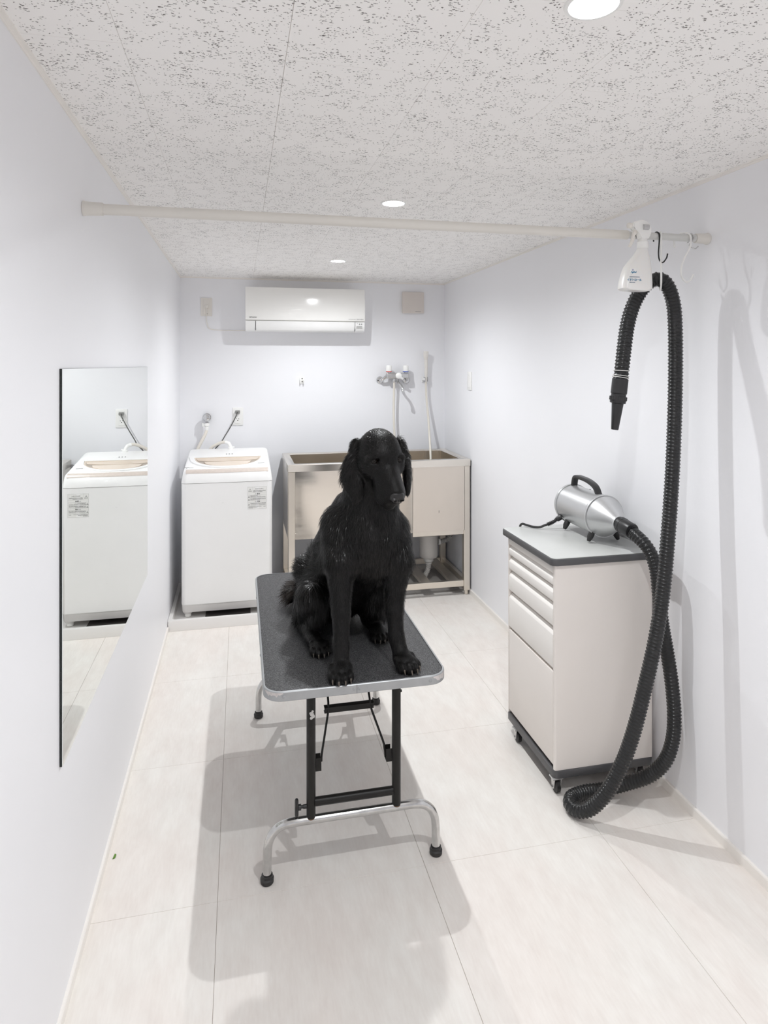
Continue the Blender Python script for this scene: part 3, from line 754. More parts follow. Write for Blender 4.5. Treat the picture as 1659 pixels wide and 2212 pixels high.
box(bm, (-0.055, 4.414, 0.948), (-0.037, 4.424, 0.956), 0.002, 1)
part('hose_elbow', bm, M_white, wm)
bm = bmesh.new()
tube(bm, spline([(-0.018, 4.535, 1.176), (-0.030, 4.525, 1.145), (-0.070, 4.52, 1.068), (-0.108, 4.505, 1.006), (-0.128, 4.49, 0.972), (-0.165, 4.478, 0.935), (-0.19, 4.472, 0.88)], 6), 0.0036, 8)
part('power_cord', bm, M_cord, wm, 'dark grey power cord')
bm = bmesh.new(); box(bm, (-0.034, YB-0.034, 1.165), (-0.002, YB-0.0096, 1.186), 0.004, 2); part('plug', bm, M_greyp, wm)

# drip tray
tr = thing('drip_tray', (-0.07, 4.12, 0), 'shallow white drip tray on the floor under the washing machine', 'tray')
bm = bmesh.new()
x0, x1, y0, y1 = XL+0.0015, 0.262, 3.80, 4.455
o = rrect(x0, y0, x1, y1, 0.008, 3); i1 = rrect(x0+0.022, y0+0.022, x1-0.022, y1-0.022, 0.02, 3)
loft(bm, [[(p[0], p[1], 0.0005) for p in o], [(p[0], p[1], 0.057) for p in o], [(p[0]*0.994+0.006*(-0.07), p[1]*0.994+0.006*4.12, 0.060) for p in o],
          [(p[0], p[1], 0.060) for p in i1], [(p[0], p[1], 0.0245) for p in rrect(x0+0.026, y0+0.026, x1-0.026, y1-0.026, 0.02, 3)]])
part('tray', bm, mat('tray_white', (0.78, 0.765, 0.745), 0.4, var=0.008), tr)
bm = bmesh.new(); box(bm, (-0.20, 3.83, 0.0246), (0.06, 4.30, 0.0256)); part('tray_middle', bm, mat('tray_dark_brown', (0.10, 0.09, 0.085), 0.6), tr, 'dark middle of the tray')  # thin flat dark sheet over the middle of the tray floor

# ================================================================== STEEL SINK
sx0, sx1, sy0, sy1, sz = 0.285, 1.468, 3.99, 4.545, 0.885
sk = thing('dog_bath_sink', (0.875, 4.27, 0), 'large stainless steel bath sink on legs in the right back corner', 'sink')
bm = bmesh.new()
o = rrect(sx0, sy0, sx1, sy1, 0.006, 2); i0 = rrect(sx0+0.042, sy0+0.046, sx1-0.046, sy1-0.05, 0.02, 2)
i2 = rrect(sx0+0.047, sy0+0.051, sx1-0.051, sy1-0.055, 0.03, 2); i3 = rrect(sx0+0.075, sy0+0.08, sx1-0.08, sy1-0.085, 0.03, 2)
def zr(pts, z): return [(p[0], p[1], z) for p in pts]
loft(bm, [zr(rrect(sx0+0.004, sy0+0.004, sx1-0.004, sy1-0.004, 0.006, 2), sz-0.044), zr(o, sz-0.044), zr(o, sz-0.003), zr(rrect(sx0+0.003, sy0+0.003, sx1-0.003, sy1-0.003, 0.006, 2), sz)], False)
part('rim', bm, M_steel, sk)
bm = bmesh.new()
loft(bm, [zr(rrect(sx0+0.003, sy0+0.003, sx1-0.003, sy1-0.003, 0.006, 2), sz), zr(i0, sz), zr(i2, sz-0.006), zr(i2, 0.455), zr(i3, 0.432), zr([(p[0]*0.2+1.268*0.8, p[1]*0.2+4.28*0.8) for p in i3], 0.427)], False)
vs = [v for v in bm.verts if abs(v.co.z-0.427) < 1e-5]; bmesh.ops.contextual_create(bm, geom=vs)
part('basin', bm, M_steel, sk)
bm = bmesh.new(); lathe(bm, [(0, 0.05), (0.003, 0.052), (0.004, 0.04)], (1.268, 4.28, 0.4272), (0, 0, 1), 20); part('drain_strainer', bm, M_chrome, sk)
bm = bmesh.new(); box(bm, (sx0+0.044, sy0+0.004, 0.424), (1.0765, sy0+0.0075, sz-0.0445)); part('front_panel', bm, mat('brushed_steel', (0.85, 0.80, 0.73), 0.13, 1.0, var=0.02, nscale=5, bump=0.02, bscale=40, stretch=(0.6, 1, 10), rvar=0.4), sk, 'brushed shiny left front panel')
bm = bmesh.new(); box(bm, (1.0785, sy0+0.003, 0.424), (1.428, sy0+0.0075, sz-0.0445)); part('front_panel', bm, M_steel_pan, sk, 'plain beige right front panel')
bm = bmesh.new(); box(bm, (1.095, sy0+0.0026, 0.62), (1.12, sy0+0.0031, 0.626)) if False else box(bm, (1.250, sy0+0.0024, 0.545), (1.256, sy0+0.0031, 0.560)); part('tape_mark', bm, mat('faint_mark', (0.42, 0.38, 0.34), 0.6), sk)
bm = bmesh.new(); box(bm, (sx0+0.002, sy0+0.04, 0.424), (sx0+0.006, sy1-0.04, sz-0.0445)); part('side_panel', bm, M_steel, sk)
bm = bmesh.new(); box(bm, (sx1-0.006, sy0+0.04, 0.424), (sx1-0.002, sy1-0.04, sz-0.0445)); part('side_panel', bm, M_steel, sk)
bm = bmesh.new(); box(bm, (sx0+0.04, sy1-0.006, 0.424), (sx1-0.04, sy1-0.002, sz-0.0445)); part('back_panel', bm, M_steel, sk)
for lx in (sx0+0.004, sx1-0.044):
    for ly in (sy0+0.003, sy1-0.043):
        bm = bmesh.new(); box(bm, (lx, ly, 0.030), (lx+0.040, ly+0.040, sz-0.0445), 0.002, 1); lg = part('leg', bm, M_steel_leg, sk)
        bm = bmesh.new(); lathe(bm, [(0.0005, 0.013), (0.003, 0.014), (0.030, 0.014)], (lx+0.02, ly+0.02, 0), (0, 0, 1), 14); part('foot', bm, M_steel_leg, lg)
def bar(name, lo, hi, label=None, m=M_steel_leg):
    bm = bmesh.new(); box(bm, lo, hi, 0.0015, 1); return part(name, bm, m, sk, label)
bar('rail', (1.08, sy0+0.009, 0.395), (1.424, sy0+0.030, 0.4238))
bar('shelf_bar', (sx0+0.0445, sy0+0.008, 0.056), (sx1-0.0445, sy0+0.034, 0.094))
bar('shelf_bar', (sx0+0.0445, sy1-0.038, 0.056), (sx1-0.0445, sy1-0.012, 0.094))
bar('shelf_bar', (sx0+0.008, sy0+0.0435, 0.056), (sx0+0.034, sy1-0.0435, 0.094))
bar('shelf_bar', (sx1-0.034, sy0+0.0435, 0.056), (sx1-0.008, sy1-0.0435, 0.094))
for x in (0.44, 0.60, 0.76, 0.93, 1.145, 1.335):
    bm = bmesh.new(); box(bm, (x, sy0+0.0345, 0.072), (x+0.062, sy1-0.0385, 0.0925), 0.001, 1); part('shelf_slat', bm, M_steel_leg, sk)
# trap and drain
bm = bmesh.new(); lathe(bm, [(0, 0.066), (0.10, 0.066), (0.102, 0.063), (0.235, 0.063), (0.248, 0.058), (0.252, 0.040)], (1.268, 4.28, 0.4255), (0, 0, -1), 32); tp = part('drain_trap', bm, M_pipe, sk, 'grey plastic cylinder trap under the basin')
bm = bmesh.new(); lathe(bm, [(0, 0.031), (0.003, 0.034), (0.022, 0.034), (0.024, 0.028), (0.034, 0.020), (0.036, 0.022), (0.042, 0.022), (0.044, 0.019)], (1.268, 4.28, 0.172), (0, 0, -1), 24); part('trap_nut', bm, mat('pale_nut', (0.72, 0.71, 0.68), 0.35), tp)
pth = resample(spline([(1.268, 4.28, 0.130), (1.267, 4.28, 0.112), (1.258, 4.272, 0.085), (1.240, 4.262, 0.062), (1.226, 4.252, 0.034), (1.223, 4.25, 0.004)], 8), 0.0022)
bm = bmesh.new(); tube(bm, pth, lambda i, a: 0.0165 + 0.0022*math.sin(i*2*math.pi/4), 16); part('drain_hose', bm, M_pipe, tp, 'ribbed grey drain hose')
pth = resample(spline([(1.332, 4.28, 0.279), (1.36, 4.28, 0.278), (1.40, 4.285, 0.286), (1.432, 4.29, 0.318), (1.438, 4.295, 0.37), (1.437, 4.30, 0.42)], 8), 0.0025)
bm = bmesh.new(); tube(bm, pth, lambda i, a: 0.0155 + 0.0022*math.sin(i*2*math.pi/4), 16); part('overflow_hose', bm, mat('grey_flex', (0.40, 0.39, 0.38), 0.45), tp, 'ribbed grey overflow hose')
bm = bmesh.new(); lathe(bm, [(0, 0.020), (0.002, 0.024), (0.016, 0.024), (0.018, 0.018)], (1.334, 4.28, 0.279), (1, 0, 0), 18); part('hose_nut', bm, mat('pale_nut2', (0.70, 0.70, 0.69), 0.35), tp)
# small jar on the floor below
gj = thing('small_jar', (1.055, 4.13, 0.0), 'small clear plastic jar on the floor under the steel sink', 'jar')
bm = bmesh.new(); lathe(bm, [(0.0005, 0.014), (0.002, 0.016), (0.026, 0.016), (0.030, 0.013), (0.036, 0.013)], (1.055, 4.13, 0.0), (0, 0, 1), 20); part('jar', bm, mat('clear_plastic', (0.85, 0.83, 0.80), 0.08, trans=0.85), gj)
bm = bmesh.new(); lathe(bm, [(0.0, 0.0145), (0.010, 0.0145), (0.011, 0.012)], (1.055, 4.13, 0.0365), (0, 0, 1), 20); part('lid', bm, mat('pale_lid', (0.6, 0.58, 0.55), 0.3), gj)

# ================================================================== FAUCET
fc = thing('wall_faucet', (1.09, YB, 1.33), 'chrome two-handle wall faucet with white knobs above the sink', 'faucet')
for x in (0.986, 1.182):
    bm = bmesh.new(); lathe(bm, [(0.0005, 0.026), (0.004, 0.027), (0.012, 0.021), (0.014, 0.012), (0.026, 0.012)], (x, YB, 1.390), (0, -1, 0), 24); part('flange', bm, M_chrome, fc)
for p in ([(0.986, 4.546, 1.390), (0.990, 4.530, 1.392), (1.006, 4.512, 1.406), (1.030, 4.502, 1.424)], [(1.182, 4.546, 1.390), (1.180, 4.530, 1.392), (1.176, 4.512, 1.406), (1.172, 4.502, 1.422)]):
    bm = bmesh.new(); tube(bm, spline(p, 5), 0.0105, 14); part('crank_arm', bm, M_chrome, fc)
bm = bmesh.new(); box(bm, (1.018, 4.478, 1.402), (1.180, 4.520, 1.442), 0.007, 3); part('body', bm, mat('satin_chrome', (0.55, 0.55, 0.55), 0.28, 0.9, var=0.02), fc)
for x, mm, lab in ((1.037, M_red, 'red ring of the hot knob'), (1.161, M_blue, 'blue ring of the cold knob')):
    bm = bmesh.new(); lathe(bm, [(0, 0.012), (0.006, 0.013)], (x, 4.499, 1.4415), (0, 0, 1), 20); part('stem', bm, M_chrome, fc)
    bm = bmesh.new(); lathe(bm, [(0, 0.0205), (0.001, 0.0212), (0.005, 0.0212), (0.006, 0.0205)], (x, 4.499, 1.4478), (0, 0, 1), 28); part('knob_ring', bm, mm, fc, lab)
    bm = bmesh.new(); lathe(bm, [(0, 0.0205), (0.001, 0.0208), (0.036, 0.0200), (0.041, 0.018), (0.0425, 0.012)], (x, 4.499, 1.4540), (0, 0, 1), 28); part('knob', bm, M_white, fc)
bm = bmesh.new(); ball(bm, (1.104, 4.474, 1.4215), 0.0245, 24, 14, (1.0, 0.5, 0.95)); part('diverter_knob', bm, M_white, fc, 'round white diverter knob')
bm = bmesh.new(); tube(bm, [(1.112, 4.472, 1.410), (1.134, 4.464, 1.397)], [0.0105, 0.009], 14); part('diverter_lever', bm, mat('pale_lever', (0.7, 0.7, 0.7), 0.3), fc)
bm = bmesh.new(); lathe(bm, [(0, 0.009), (0.010, 0.009), (0.011, 0.012), (0.026, 0.012), (0.030, 0.0095)], (1.076, 4.499, 1.4035), (0, 0, -1), 16); part('hose_outlet', bm, M_chrome, fc)
bm = bmesh.new(); tube(bm, spline([(1.098, 4.495, 1.405), (1.099, 4.490, 1.385), (1.104, 4.470, 1.366), (1.116, 4.440, 1.350), (1.120, 4.425, 1.332), (1.120, 4.422, 1.315)], 6), 0.0085, 14)
lathe(bm, [(0, 0.009), (0.004, 0.0115), (0.014, 0.0115)], (1.120, 4.422, 1.322), (0, 0, -1), 14); part('spout', bm, M_chrome, fc)
hs = thing('hand_shower', (1.32, 4.53, 0.5), 'ivory hand shower with long hose hanging right of the faucet', 'shower')
bm = bmesh.new()
tube(bm, spline([(1.3215, 4.530, 1.375), (1.322, 4.527, 1.46), (1.320, 4.523, 1.52), (1.3185, 4.521, 1.545)], 5), [0.0105]*4+[0.0115]*4+[0.0125]*4+[0.012]*4, 16)
part('handle', bm, M_cream, hs)
bm = bmesh.new(); lathe(bm, [(-0.020, 0.010), (-0.010, 0.013), (0.004, 0.017), (0.010, 0.0175), (0.0415, 0.019), (0.046, 0.016)], (1.318, 4.520, 1.552), (0, -0.12, 1), 24); part('shower_head', bm, M_cream, hs)
bm = bmesh.new()
tube(bm, spline([(1.3215, 4.530, 1.378), (1.322, 4.531, 1.34), (1.325, 4.525, 1.25), (1.330, 4.50, 1.12), (1.325, 4.45, 0.98), (1.312, 4.38, 0.86), (1.300, 4.34, 0.74), (1.288, 4.31, 0.58), (1.25, 4.27, 0.468), (1.17, 4.25, 0.452), (1.10, 4.28, 0.47),
     (1.085, 4.34, 0.58), (1.080, 4.42, 0.76), (1.076, 4.475, 0.94), (1.073, 4.50, 1.15), (1.075, 4.502, 1.28), (1.0765, 4.499, 1.345), (1.076, 4.499, 1.372)], 8), 0.0082, 12)
part('hose', bm, M_hosew, hs)
cl = thing('shower_holder', (1.325, YB, 1.36), 'small chrome and white wall clip holding the hand shower', 'holder')
bm = bmesh.new(); box(bm, (1.300, YB-0.012, 1.372), (1.3095, YB-0.0005, 1.412), 0.002, 1); box(bm, (1.300, YB-0.055, 1.386), (1.3095, YB-0.010, 1.404), 0.002, 1); part('bracket', bm, M_white, cl)
bm = bmesh.new()
pts = [(1.3215+0.0165*math.cos(a), 4.530+0.0165*math.sin(a)) for a in [math.radians(t) for t in range(-60, 241, 20)]] + [(1.3215+0.0125*math.cos(a), 4.530+0.0125*math.sin(a)) for a in [math.radians(t) for t in range(240, -61, -20)]]
loft(bm, [[(p[0], p[1], z) for p in pts] for z in (1.378, 1.410)]); part('clip', bm, M_chrome, cl)

# ================================================================== GROOMING TABLE
TZ = 0.585
gt = thing('grooming_table', (0.33, 2.35, 0), 'folding grooming table with black rubber top and chrome tube feet under the dog', 'table')
ox0, ox1, oy0, oy1 = 0.063, 0.602, 1.820, 2.868
bm = bmesh.new(); slab(bm, rrect(ox0+0.006, oy0+0.006, ox1-0.006, oy1-0.006, 0.050, 8), TZ-0.020, TZ, 0.0012); part('tabletop', bm, M_mat, gt, 'black speckled rubber top')
bm = bmesh.new()
o = rrect(ox0, oy0, ox1, oy1, 0.056, 10); i = rrect(ox0+0.006, oy0+0.006, ox1-0.006, oy1-0.006, 0.050, 10); i2 = rrect(ox0+0.002, oy0+0.002, ox1-0.002, oy1-0.002, 0.054, 10)
loft(bm, [zr(i, TZ-0.026), zr(i2, TZ-0.026), zr(o, TZ-0.024), zr(o, TZ-0.001), zr(i2, TZ+0.001), zr(i, TZ+0.0015)], False, True)
rim = part('rim', bm, M_alu, gt, 'silver aluminium edge rim')
for x, y, d in ((0.118, oy0, (0, -1, 0)), (0.318, oy0, (0, -1, 0)), (0.333, oy0, (0, -1, 0)), (0.545, oy0, (0, -1, 0)), (ox0, 2.10, (-1, 0, 0)), (ox0, 2.62, (-1, 0, 0))):
    bm = bmesh.new(); lathe(bm, [(0, 0.0048), (0.0008, 0.0046), (0.0018, 0.0032), (0.0019, 0.0018), (0.0010, 0.0012)], (x, y, TZ-0.0125), d, 14); part('rivet', bm, M_alu, rim)
bm = bmesh.new(); box(bm, (0.3252, oy0-0.0004, TZ-0.0245), (0.3264, oy0+0.002, TZ)); part('rim_joint', bm, M_ink, rim)
def scuff(c, a0, a1, seed):
    bm = bmesh.new(); r0 = 0.0562; rr = random.Random(seed); n = 26; lo = []; hi = []; w = 0.6
    for k in range(n+1):
        a = math.radians(a0 + (a1-a0)*k/n); e = min(1, 4*min(k, n-k)/n); w = min(1, max(0.2, w+rr.uniform(-0.25, 0.25)))
        lo.append((c[0]+r0*math.cos(a), c[1]+r0*math.sin(a), TZ-0.004-0.013*e*w))
        hi.append((c[0]+r0*math.cos(a), c[1]+r0*math.sin(a), TZ-0.0012))
    L0 = [bm.verts.new(p) for p in lo]; H0 = [bm.verts.new(p) for p in hi]
    for k in range(n): bm.faces.new((L0[k], L0[k+1], H0[k+1], H0[k]))
    part('scuff', bm, M_aluw, rim, 'worn paint at a front corner')
scuff((ox0+0.056, oy0+0.056), 205, 268, 1); scuff((ox1-0.056, oy0+0.056), 278, 340, 2)
for yl, s in ((1.90, 1), (2.80, -1)):
    bm = bmesh.new()
    tube(bm, spline([(0.076, yl, 0.028), (0.077, yl, 0.09), (0.083, yl, 0.122), (0.100, yl, 0.148), (0.132, yl, 0.162), (0.20, yl, 0.164), (0.33, yl, 0.164), (0.46, yl, 0.164), (0.530, yl, 0.162), (0.562, yl, 0.148), (0.579, yl, 0.122), (0.585, yl, 0.09), (0.586, yl, 0.028)], 6), 0.0125, 18)
    lf = part('foot_tube', bm, M_chrome_w, gt, 'chrome tube arch foot')
    for x in (0.076, 0.586):
        bm = bmesh.new(); lathe(bm, [(0.0005, 0.017), (0.003, 0.019), (0.014, 0.0195), (0.0165, 0.017), (0.017, 0.0160), (0.024, 0.0160), (0.025, 0.0145)], (x, yl, 0), (0, 0, 1), 24); part('rubber_foot', bm, M_rubber, lf, 'black rubber foot')
    for x in (0.203, 0.461):
        bm = bmesh.new(); tube(bm, [(x, yl, 0.172), (x, yl, TZ-0.0265)], 0.0135, 20); po = part('post', bm, M_blackpaint, gt, 'black tube post')
        bm = bmesh.new(); tube(bm, [(x+0.0118*math.cos(a), yl+0.0118*math.sin(a), 0.1745 - 0.004*abs(math.sin(a))) for a in [2*math.pi*k/20 for k in range(20)]], 0.0022, 6, closed=True); part('weld', bm, M_rust, po, 'rusty weld ring')
    bm = bmesh.new(); tube(bm, [(0.214, yl, 0.214), (0.450, yl, 0.214)], 0.0125, 18); part('crossbar', bm, M_blackpaint, gt)
    bm = bmesh.new(); box(bm, (0.180, yl-0.018, TZ-0.032), (0.484, yl+0.018, TZ-0.0262), 0.002, 1); part('mount_plate', bm, M_blackpaint, gt)
    # folding brace between the posts
    for pts, bx_ in (([(0.236, yl+s*0.020, 0.318), (0.237, yl+s*0.022, 0.335), (0.262, yl+s*0.065, 0.435), (0.264, yl+s*0.070, 0.46), (0.264, yl+s*0.17, 0.557)], 0.2165),
                     ([(0.432, yl+s*0.020, 0.306), (0.428, yl+s*0.024, 0.345), (0.396, yl+s*0.065, 0.435), (0.393, yl+s*0.070, 0.46), (0.391, yl+s*0.17, 0.557)], 0.431)):
        bm = bmesh.new(); tube(bm, resample([Vector(p) for p in pts], 0.012), 0.0034, 8); part('brace_rod', bm, M_blackpaint, gt)
        bm = bmesh.new()
        w = 0.0175
        box(bm, (bx_, yl+s*0.004-0.0012, 0.300), (bx_+w, yl+s*0.004+0.0012, 0.338)); box(bm, (bx_, yl+s*0.028-0.0012, 0.300), (bx_+w, yl+s*0.028+0.0012, 0.338)); box(bm, (bx_, yl+min(s*0.004, s*0.028), 0.300), (bx_+w, yl+max(s*0.004, s*0.028), 0.3025))
        part('brace_bracket', bm, M_blackpaint, gt)
    bm = bmesh.new()
    yy = yl+s*0.066
    box(bm, (0.251, yy-0.0015, 0.434), (0.405, yy+0.0015, 0.452), 0.001, 1); box(bm, (0.251, yy, 0.434) if s > 0 else (0.251, yy-0.016, 0.434), (0.405, yy+0.016, 0.4365) if s > 0 else (0.405, yy, 0.4365)); box(bm, (0.251, yy, 0.4495) if s > 0 else (0.251, yy-0.016, 0.4495), (0.405, yy+0.016, 0.452) if s > 0 else (0.405, yy, 0.452))
    part('brace_bar', bm, M_blackpaint, gt, 'flat black bar of the folding brace')
    bm = bmesh.new(); lathe(bm, [(0, 0.005), (0.003, 0.005), (0.004, 0.003)], (0.4745 if s > 0 else 0.1895, yl, 0.540), (1 if s > 0 else -1, 0, 0), 10); lathe(bm, [(0, 0.0045), (0.003, 0.004)], (0.4745 if s > 0 else 0.1895, yl, 0.512), (1 if s > 0 else -1, 0, 0), 10); part('bolt', bm, M_blackpaint, gt)
bm = bmesh.new(); lathe(bm, [(0, 0.0062), (0.010, 0.0062), (0.0105, 0.0045), (0.016, 0.0045), (0.0165, 0.0085), (0.024, 0.0085)], (0.190, 1.90, 0.204), (-1, 0, 0), 14)
box(bm, (0.1555, 1.893, 0.178), (0.1665, 1.907, 0.230), 0.005, 2); part('clamp_knob', bm, M_black, gt, 'black wing clamp knob')
bm = bmesh.new()
for (a, z, r) in ((0, 0, .006), (0.3, -0.006, .0055), (-0.35, 0.004, .0045), (0.1, 0.009, .004), (-0.2, -0.010, .0045)):
    ang = math.radians(-82) + a*0.8
    ball(bm, (0.203+0.0132*math.cos(ang), 1.90+0.0132*math.sin(ang), 0.478+z), r, 8, 5, (1, 0.3, 1))
part('paint_chip', bm, mat('chipped_paint', (0.6, 0.59, 0.57), 0.5), gt, 'bare silver chip on the left post')

# ================================================================== DRAWER CABINET
cb = thing('drawer_cabinet', (1.265, 2.265, 0), 'cream drawer cabinet on casters with charcoal top against the right wall', 'cabinet')
cx0, cx1, cy0, cy1 = 1.070, 1.457, 2.068, 2.474
bm = bmesh.new(); slab(bm, rrect(cx0-0.016, cy0-0.014, cx1+0.006, cy1+0.03, 0.022, 6), 0.8005, 0.8245, 0.003); part('worktop_edge', bm, M_cabdk, cb, 'charcoal edge band of the top')
bm = bmesh.new(); slab(bm, rrect(cx0-0.012, cy0-0.010, cx1+0.003, cy1+0.026, 0.019, 6), 0.8246, 0.8265, 0.0008); part('worktop', bm, M_top, cb, 'light grey top surface')
bm = bmesh.new()
def arc(px, py, r, a0, a1, n=5): return [(px+r*math.cos(math.radians(a0+(a1-a0)*k/n)), py+r*math.sin(math.radians(a0+(a1-a0)*k/n))) for k in range(n+1)]
plan = arc(cx0+0.008, cy0+0.008, 0.008, 180, 270) + arc(cx1-0.008, cy0+0.008, 0.008, 270, 360) + arc(cx1-0.008, cy1-0.008, 0.008, 0, 90) + arc(cx0+0.008, cy1-0.008, 0.008, 90, 180)
plan += [(cx0, cy1-0.011), (cx0+0.030, cy1-0.011), (cx0+0.030, cy0+0.011), (cx0, cy0+0.011)]
loft(bm, [[(p[0], p[1], z) for p in plan] for z in (0.0835, 0.800)])
part('carcass', bm, M_cab, cb)
bm = bmesh.new(); box(bm, (cx0+0.020, cy0+0.011, 0.100), (cx0+0.0298, cy1-0.011, 0.800)); part('recess_back', bm, mat('recess_grey', (0.36, 0.33, 0.31), 0.5), cb)
dy0, dy1 = cy0+0.0135, cy1-0.0135
for zb, zt, lip in ((0.768, 0.799, 0.010), (0.7265, 0.765, 0.016), (0.669, 0.716, 0.017), (0.583, 0.658, 0.018), (0.434, 0.569, 0.018)):
    bm = bmesh.new()
    prism(bm, [(cx0+0.001, zb+0.002), (cx0, zb+0.004), (cx0, zt-lip), (cx0+0.0012, zt-lip+0.003), (cx0+0.012, zt-0.001), (cx0+0.0145, zt), (cx0+0.0195, zt), (cx0+0.0195, zb), (cx0+0.003, zb)], 'y', dy0, dy1)
    part('drawer', bm, M_cabw, cb)
bm = bmesh.new(); box(bm, (cx0, dy0, 0.098), (cx0+0.0195, dy1, 0.424), 0.0015, 2); part('drawer', bm, M_cab, cb, 'tall flat bottom drawer front')
bm = bmesh.new(); slab(bm, rrect(cx0-0.004, cy0-0.004, cx1+0.002, cy1+0.004, 0.022, 6), 0.056, 0.083, 0.002); part('plinth', bm, M_cabdk, cb, 'charcoal base band')
for x, y in ((cx0+0.014, cy0+0.016), (cx0+0.010, cy1-0.080), (cx1-0.035, cy0+0.035), (cx1-0.035, cy1-0.030)):
    bm = bmesh.new(); lathe(bm, [(0, 0.017), (0.002, 0.0215), (0.016, 0.0215), (0.018, 0.017)], (x-0.009, y, 0.0222), (1, 0, 0), 24); wh = part('caster', bm, M_rubber, cb, 'black wheel')
    bm = bmesh.new()
    box(bm, (x-0.020, y-0.016, 0.050), (x+0.020, y+0.016, 0.0555), 0.001, 1)
    for dx in (-0.0135, 0.0115):
        loft(bm, [[(x+dx+e, y+a, z) for a, z in ((-0.014, 0.051), (0.014, 0.051), (0.007, 0.017), (0.0, 0.013), (-0.007, 0.017))] for e in (0, 0.0022)])
    part('caster_fork', bm, mat('pale_steel', (0.62, 0.61, 0.60), 0.4, 0.6), wh)
    bm = bmesh.new(); lathe(bm, [(0, 0.004), (0.0022, 0.0036)], (x-0.0135, y, 0.0222), (-1, 0, 0), 10); part('axle', bm, mat('axle_grey', (0.2, 0.2, 0.2), 0.4, 0.8), wh)

# ================================================================== BLOW DRYER
dz = 0.9255
dr = thing('pet_blow_dryer', (1.345, 2.33, 0.8266), 'silver cylindrical pet blow dryer with black ribbed hose on top of the cabinet', 'dryer')
dxc = 1.347; R0 = 0.0775
bm = bmesh.new(); lathe(bm, [(0, 0.050), (0.004, 0.068), (0.010, R0), (0.246, R0)], (dxc, 2.458, dz), (0, -1, 0), 56); body = part('body', bm, M_silver, dr)
for y in (2.440, 2.206):
    bm = bmesh.new(); n = 56
    loft(bm, [[(dxc+r*math.cos(2*math.pi*k/n), yy, dz+r*math.sin(2*math.pi*k/n)) for k in range(n)] for r, yy in ((R0-0.004, y), (R0+0.0028, y), (R0+0.004, y+0.003), (R0+0.004, y+0.009), (R0+0.0028, y+0.012), (R0-0.004, y+0.012))], False, True)
    part('ring', bm, M_silver, dr)
bm = bmesh.new(); lathe(bm, [(0, R0-0.001), (0.006, R0-0.002), (0.085, 0.030), (0.092, 0.0255), (0.098, 0.025)], (dxc, 2.2055, dz), (0, -1, -0.03), 56); part('cone', bm, M_silver, dr)
# vertical handle bracket standing on the body
bm = bmesh.new()
hp = spline([(dxc, 2.435, dz+R0-0.006), (dxc, 2.428, dz+R0+0.024), (dxc, 2.412, dz+R0+0.038), (dxc, 2.370, dz+R0+0.040), (dxc, 2.315, dz+R0+0.036), (dxc, 2.268, dz+R0+0.022), (dxc, 2.245, dz+R0-0.006)], 6)
rings = []
for i, p in enumerate(hp):
    t = (hp[min(len(hp)-1, i+1)]-hp[max(0, i-1)]).normalized(); u = Vector((1, 0, 0)); v = t.cross(u)
    rings.append([p + u*a + v*b for a, b in rrect(-0.0125, -0.0075, 0.0125, 0.0075, 0.004, 2)])
loft(bm, rings); part('handle', bm, M_black, dr, 'black carrying handle')
bm = bmesh.new()
for y in (2.345, 2.310): ball(bm, (dxc+0.020, y, dz+math.sqrt(R0**2-0.02**2)), 0.0035, 10, 6, (1, 1, 0.5))
part('screw', bm, M_ink, dr)
for y in (2.40, 2.215):
    for sgn in (-1, 1):
        bm = bmesh.new()
        a = math.radians(270 + sgn*38); q = Vector((dxc + R0*math.cos(a)*0.97, y, dz + R0*math.sin(a)*0.97))
        tube(bm, [q, Vector((q.x + sgn*0.010, y, q.z-0.018)), Vector((q.x + sgn*0.016, y, 0.8335))], [0.012, 0.011, 0.0065], 12)
        part('foot', bm, M_rubber, dr, 'black rubber foot')
bm = bmesh.new()
cp = [Vector((dxc-0.064, 2.425, dz-0.048)), Vector((dxc-0.085, 2.430, dz-0.062))]
lathe(bm, [(0, 0.011), (0.016, 0.011), (0.022, 0.009)], cp[0], cp[1]-cp[0], 14)
pth = resample(spline([(dxc-0.080, 2.430, dz-0.058), (dxc-0.095, 2.434, dz-0.070), (dxc-0.118, 2.438, dz-0.080)], 8), 0.0014)
tube(bm, pth, lambda i, a: 0.0060 + (0.0026 if (i // 2) % 2 else 0.0), 12)
part('strain_relief', bm, M_black, dr)
bm = bmesh.new(); tube(bm, spline([(dxc-0.112, 2.437, dz-0.078), (dxc-0.130, 2.440, 0.842), (dxc-0.150, 2.445, 0.8345), (dxc-0.172, 2.462, 0.8335), (dxc-0.190, 2.487, 0.836), (dxc-0.197, 2.510, 0.8345), (dxc-0.200, 2.524, 0.815), (dxc-0.196, 2.530, 0.74), (dxc-0.14, 2.532, 0.62), (dxc-0.10, 2.534, 0.50)], 6), 0.0048, 10)
part('power_cord', bm, M_black, dr)
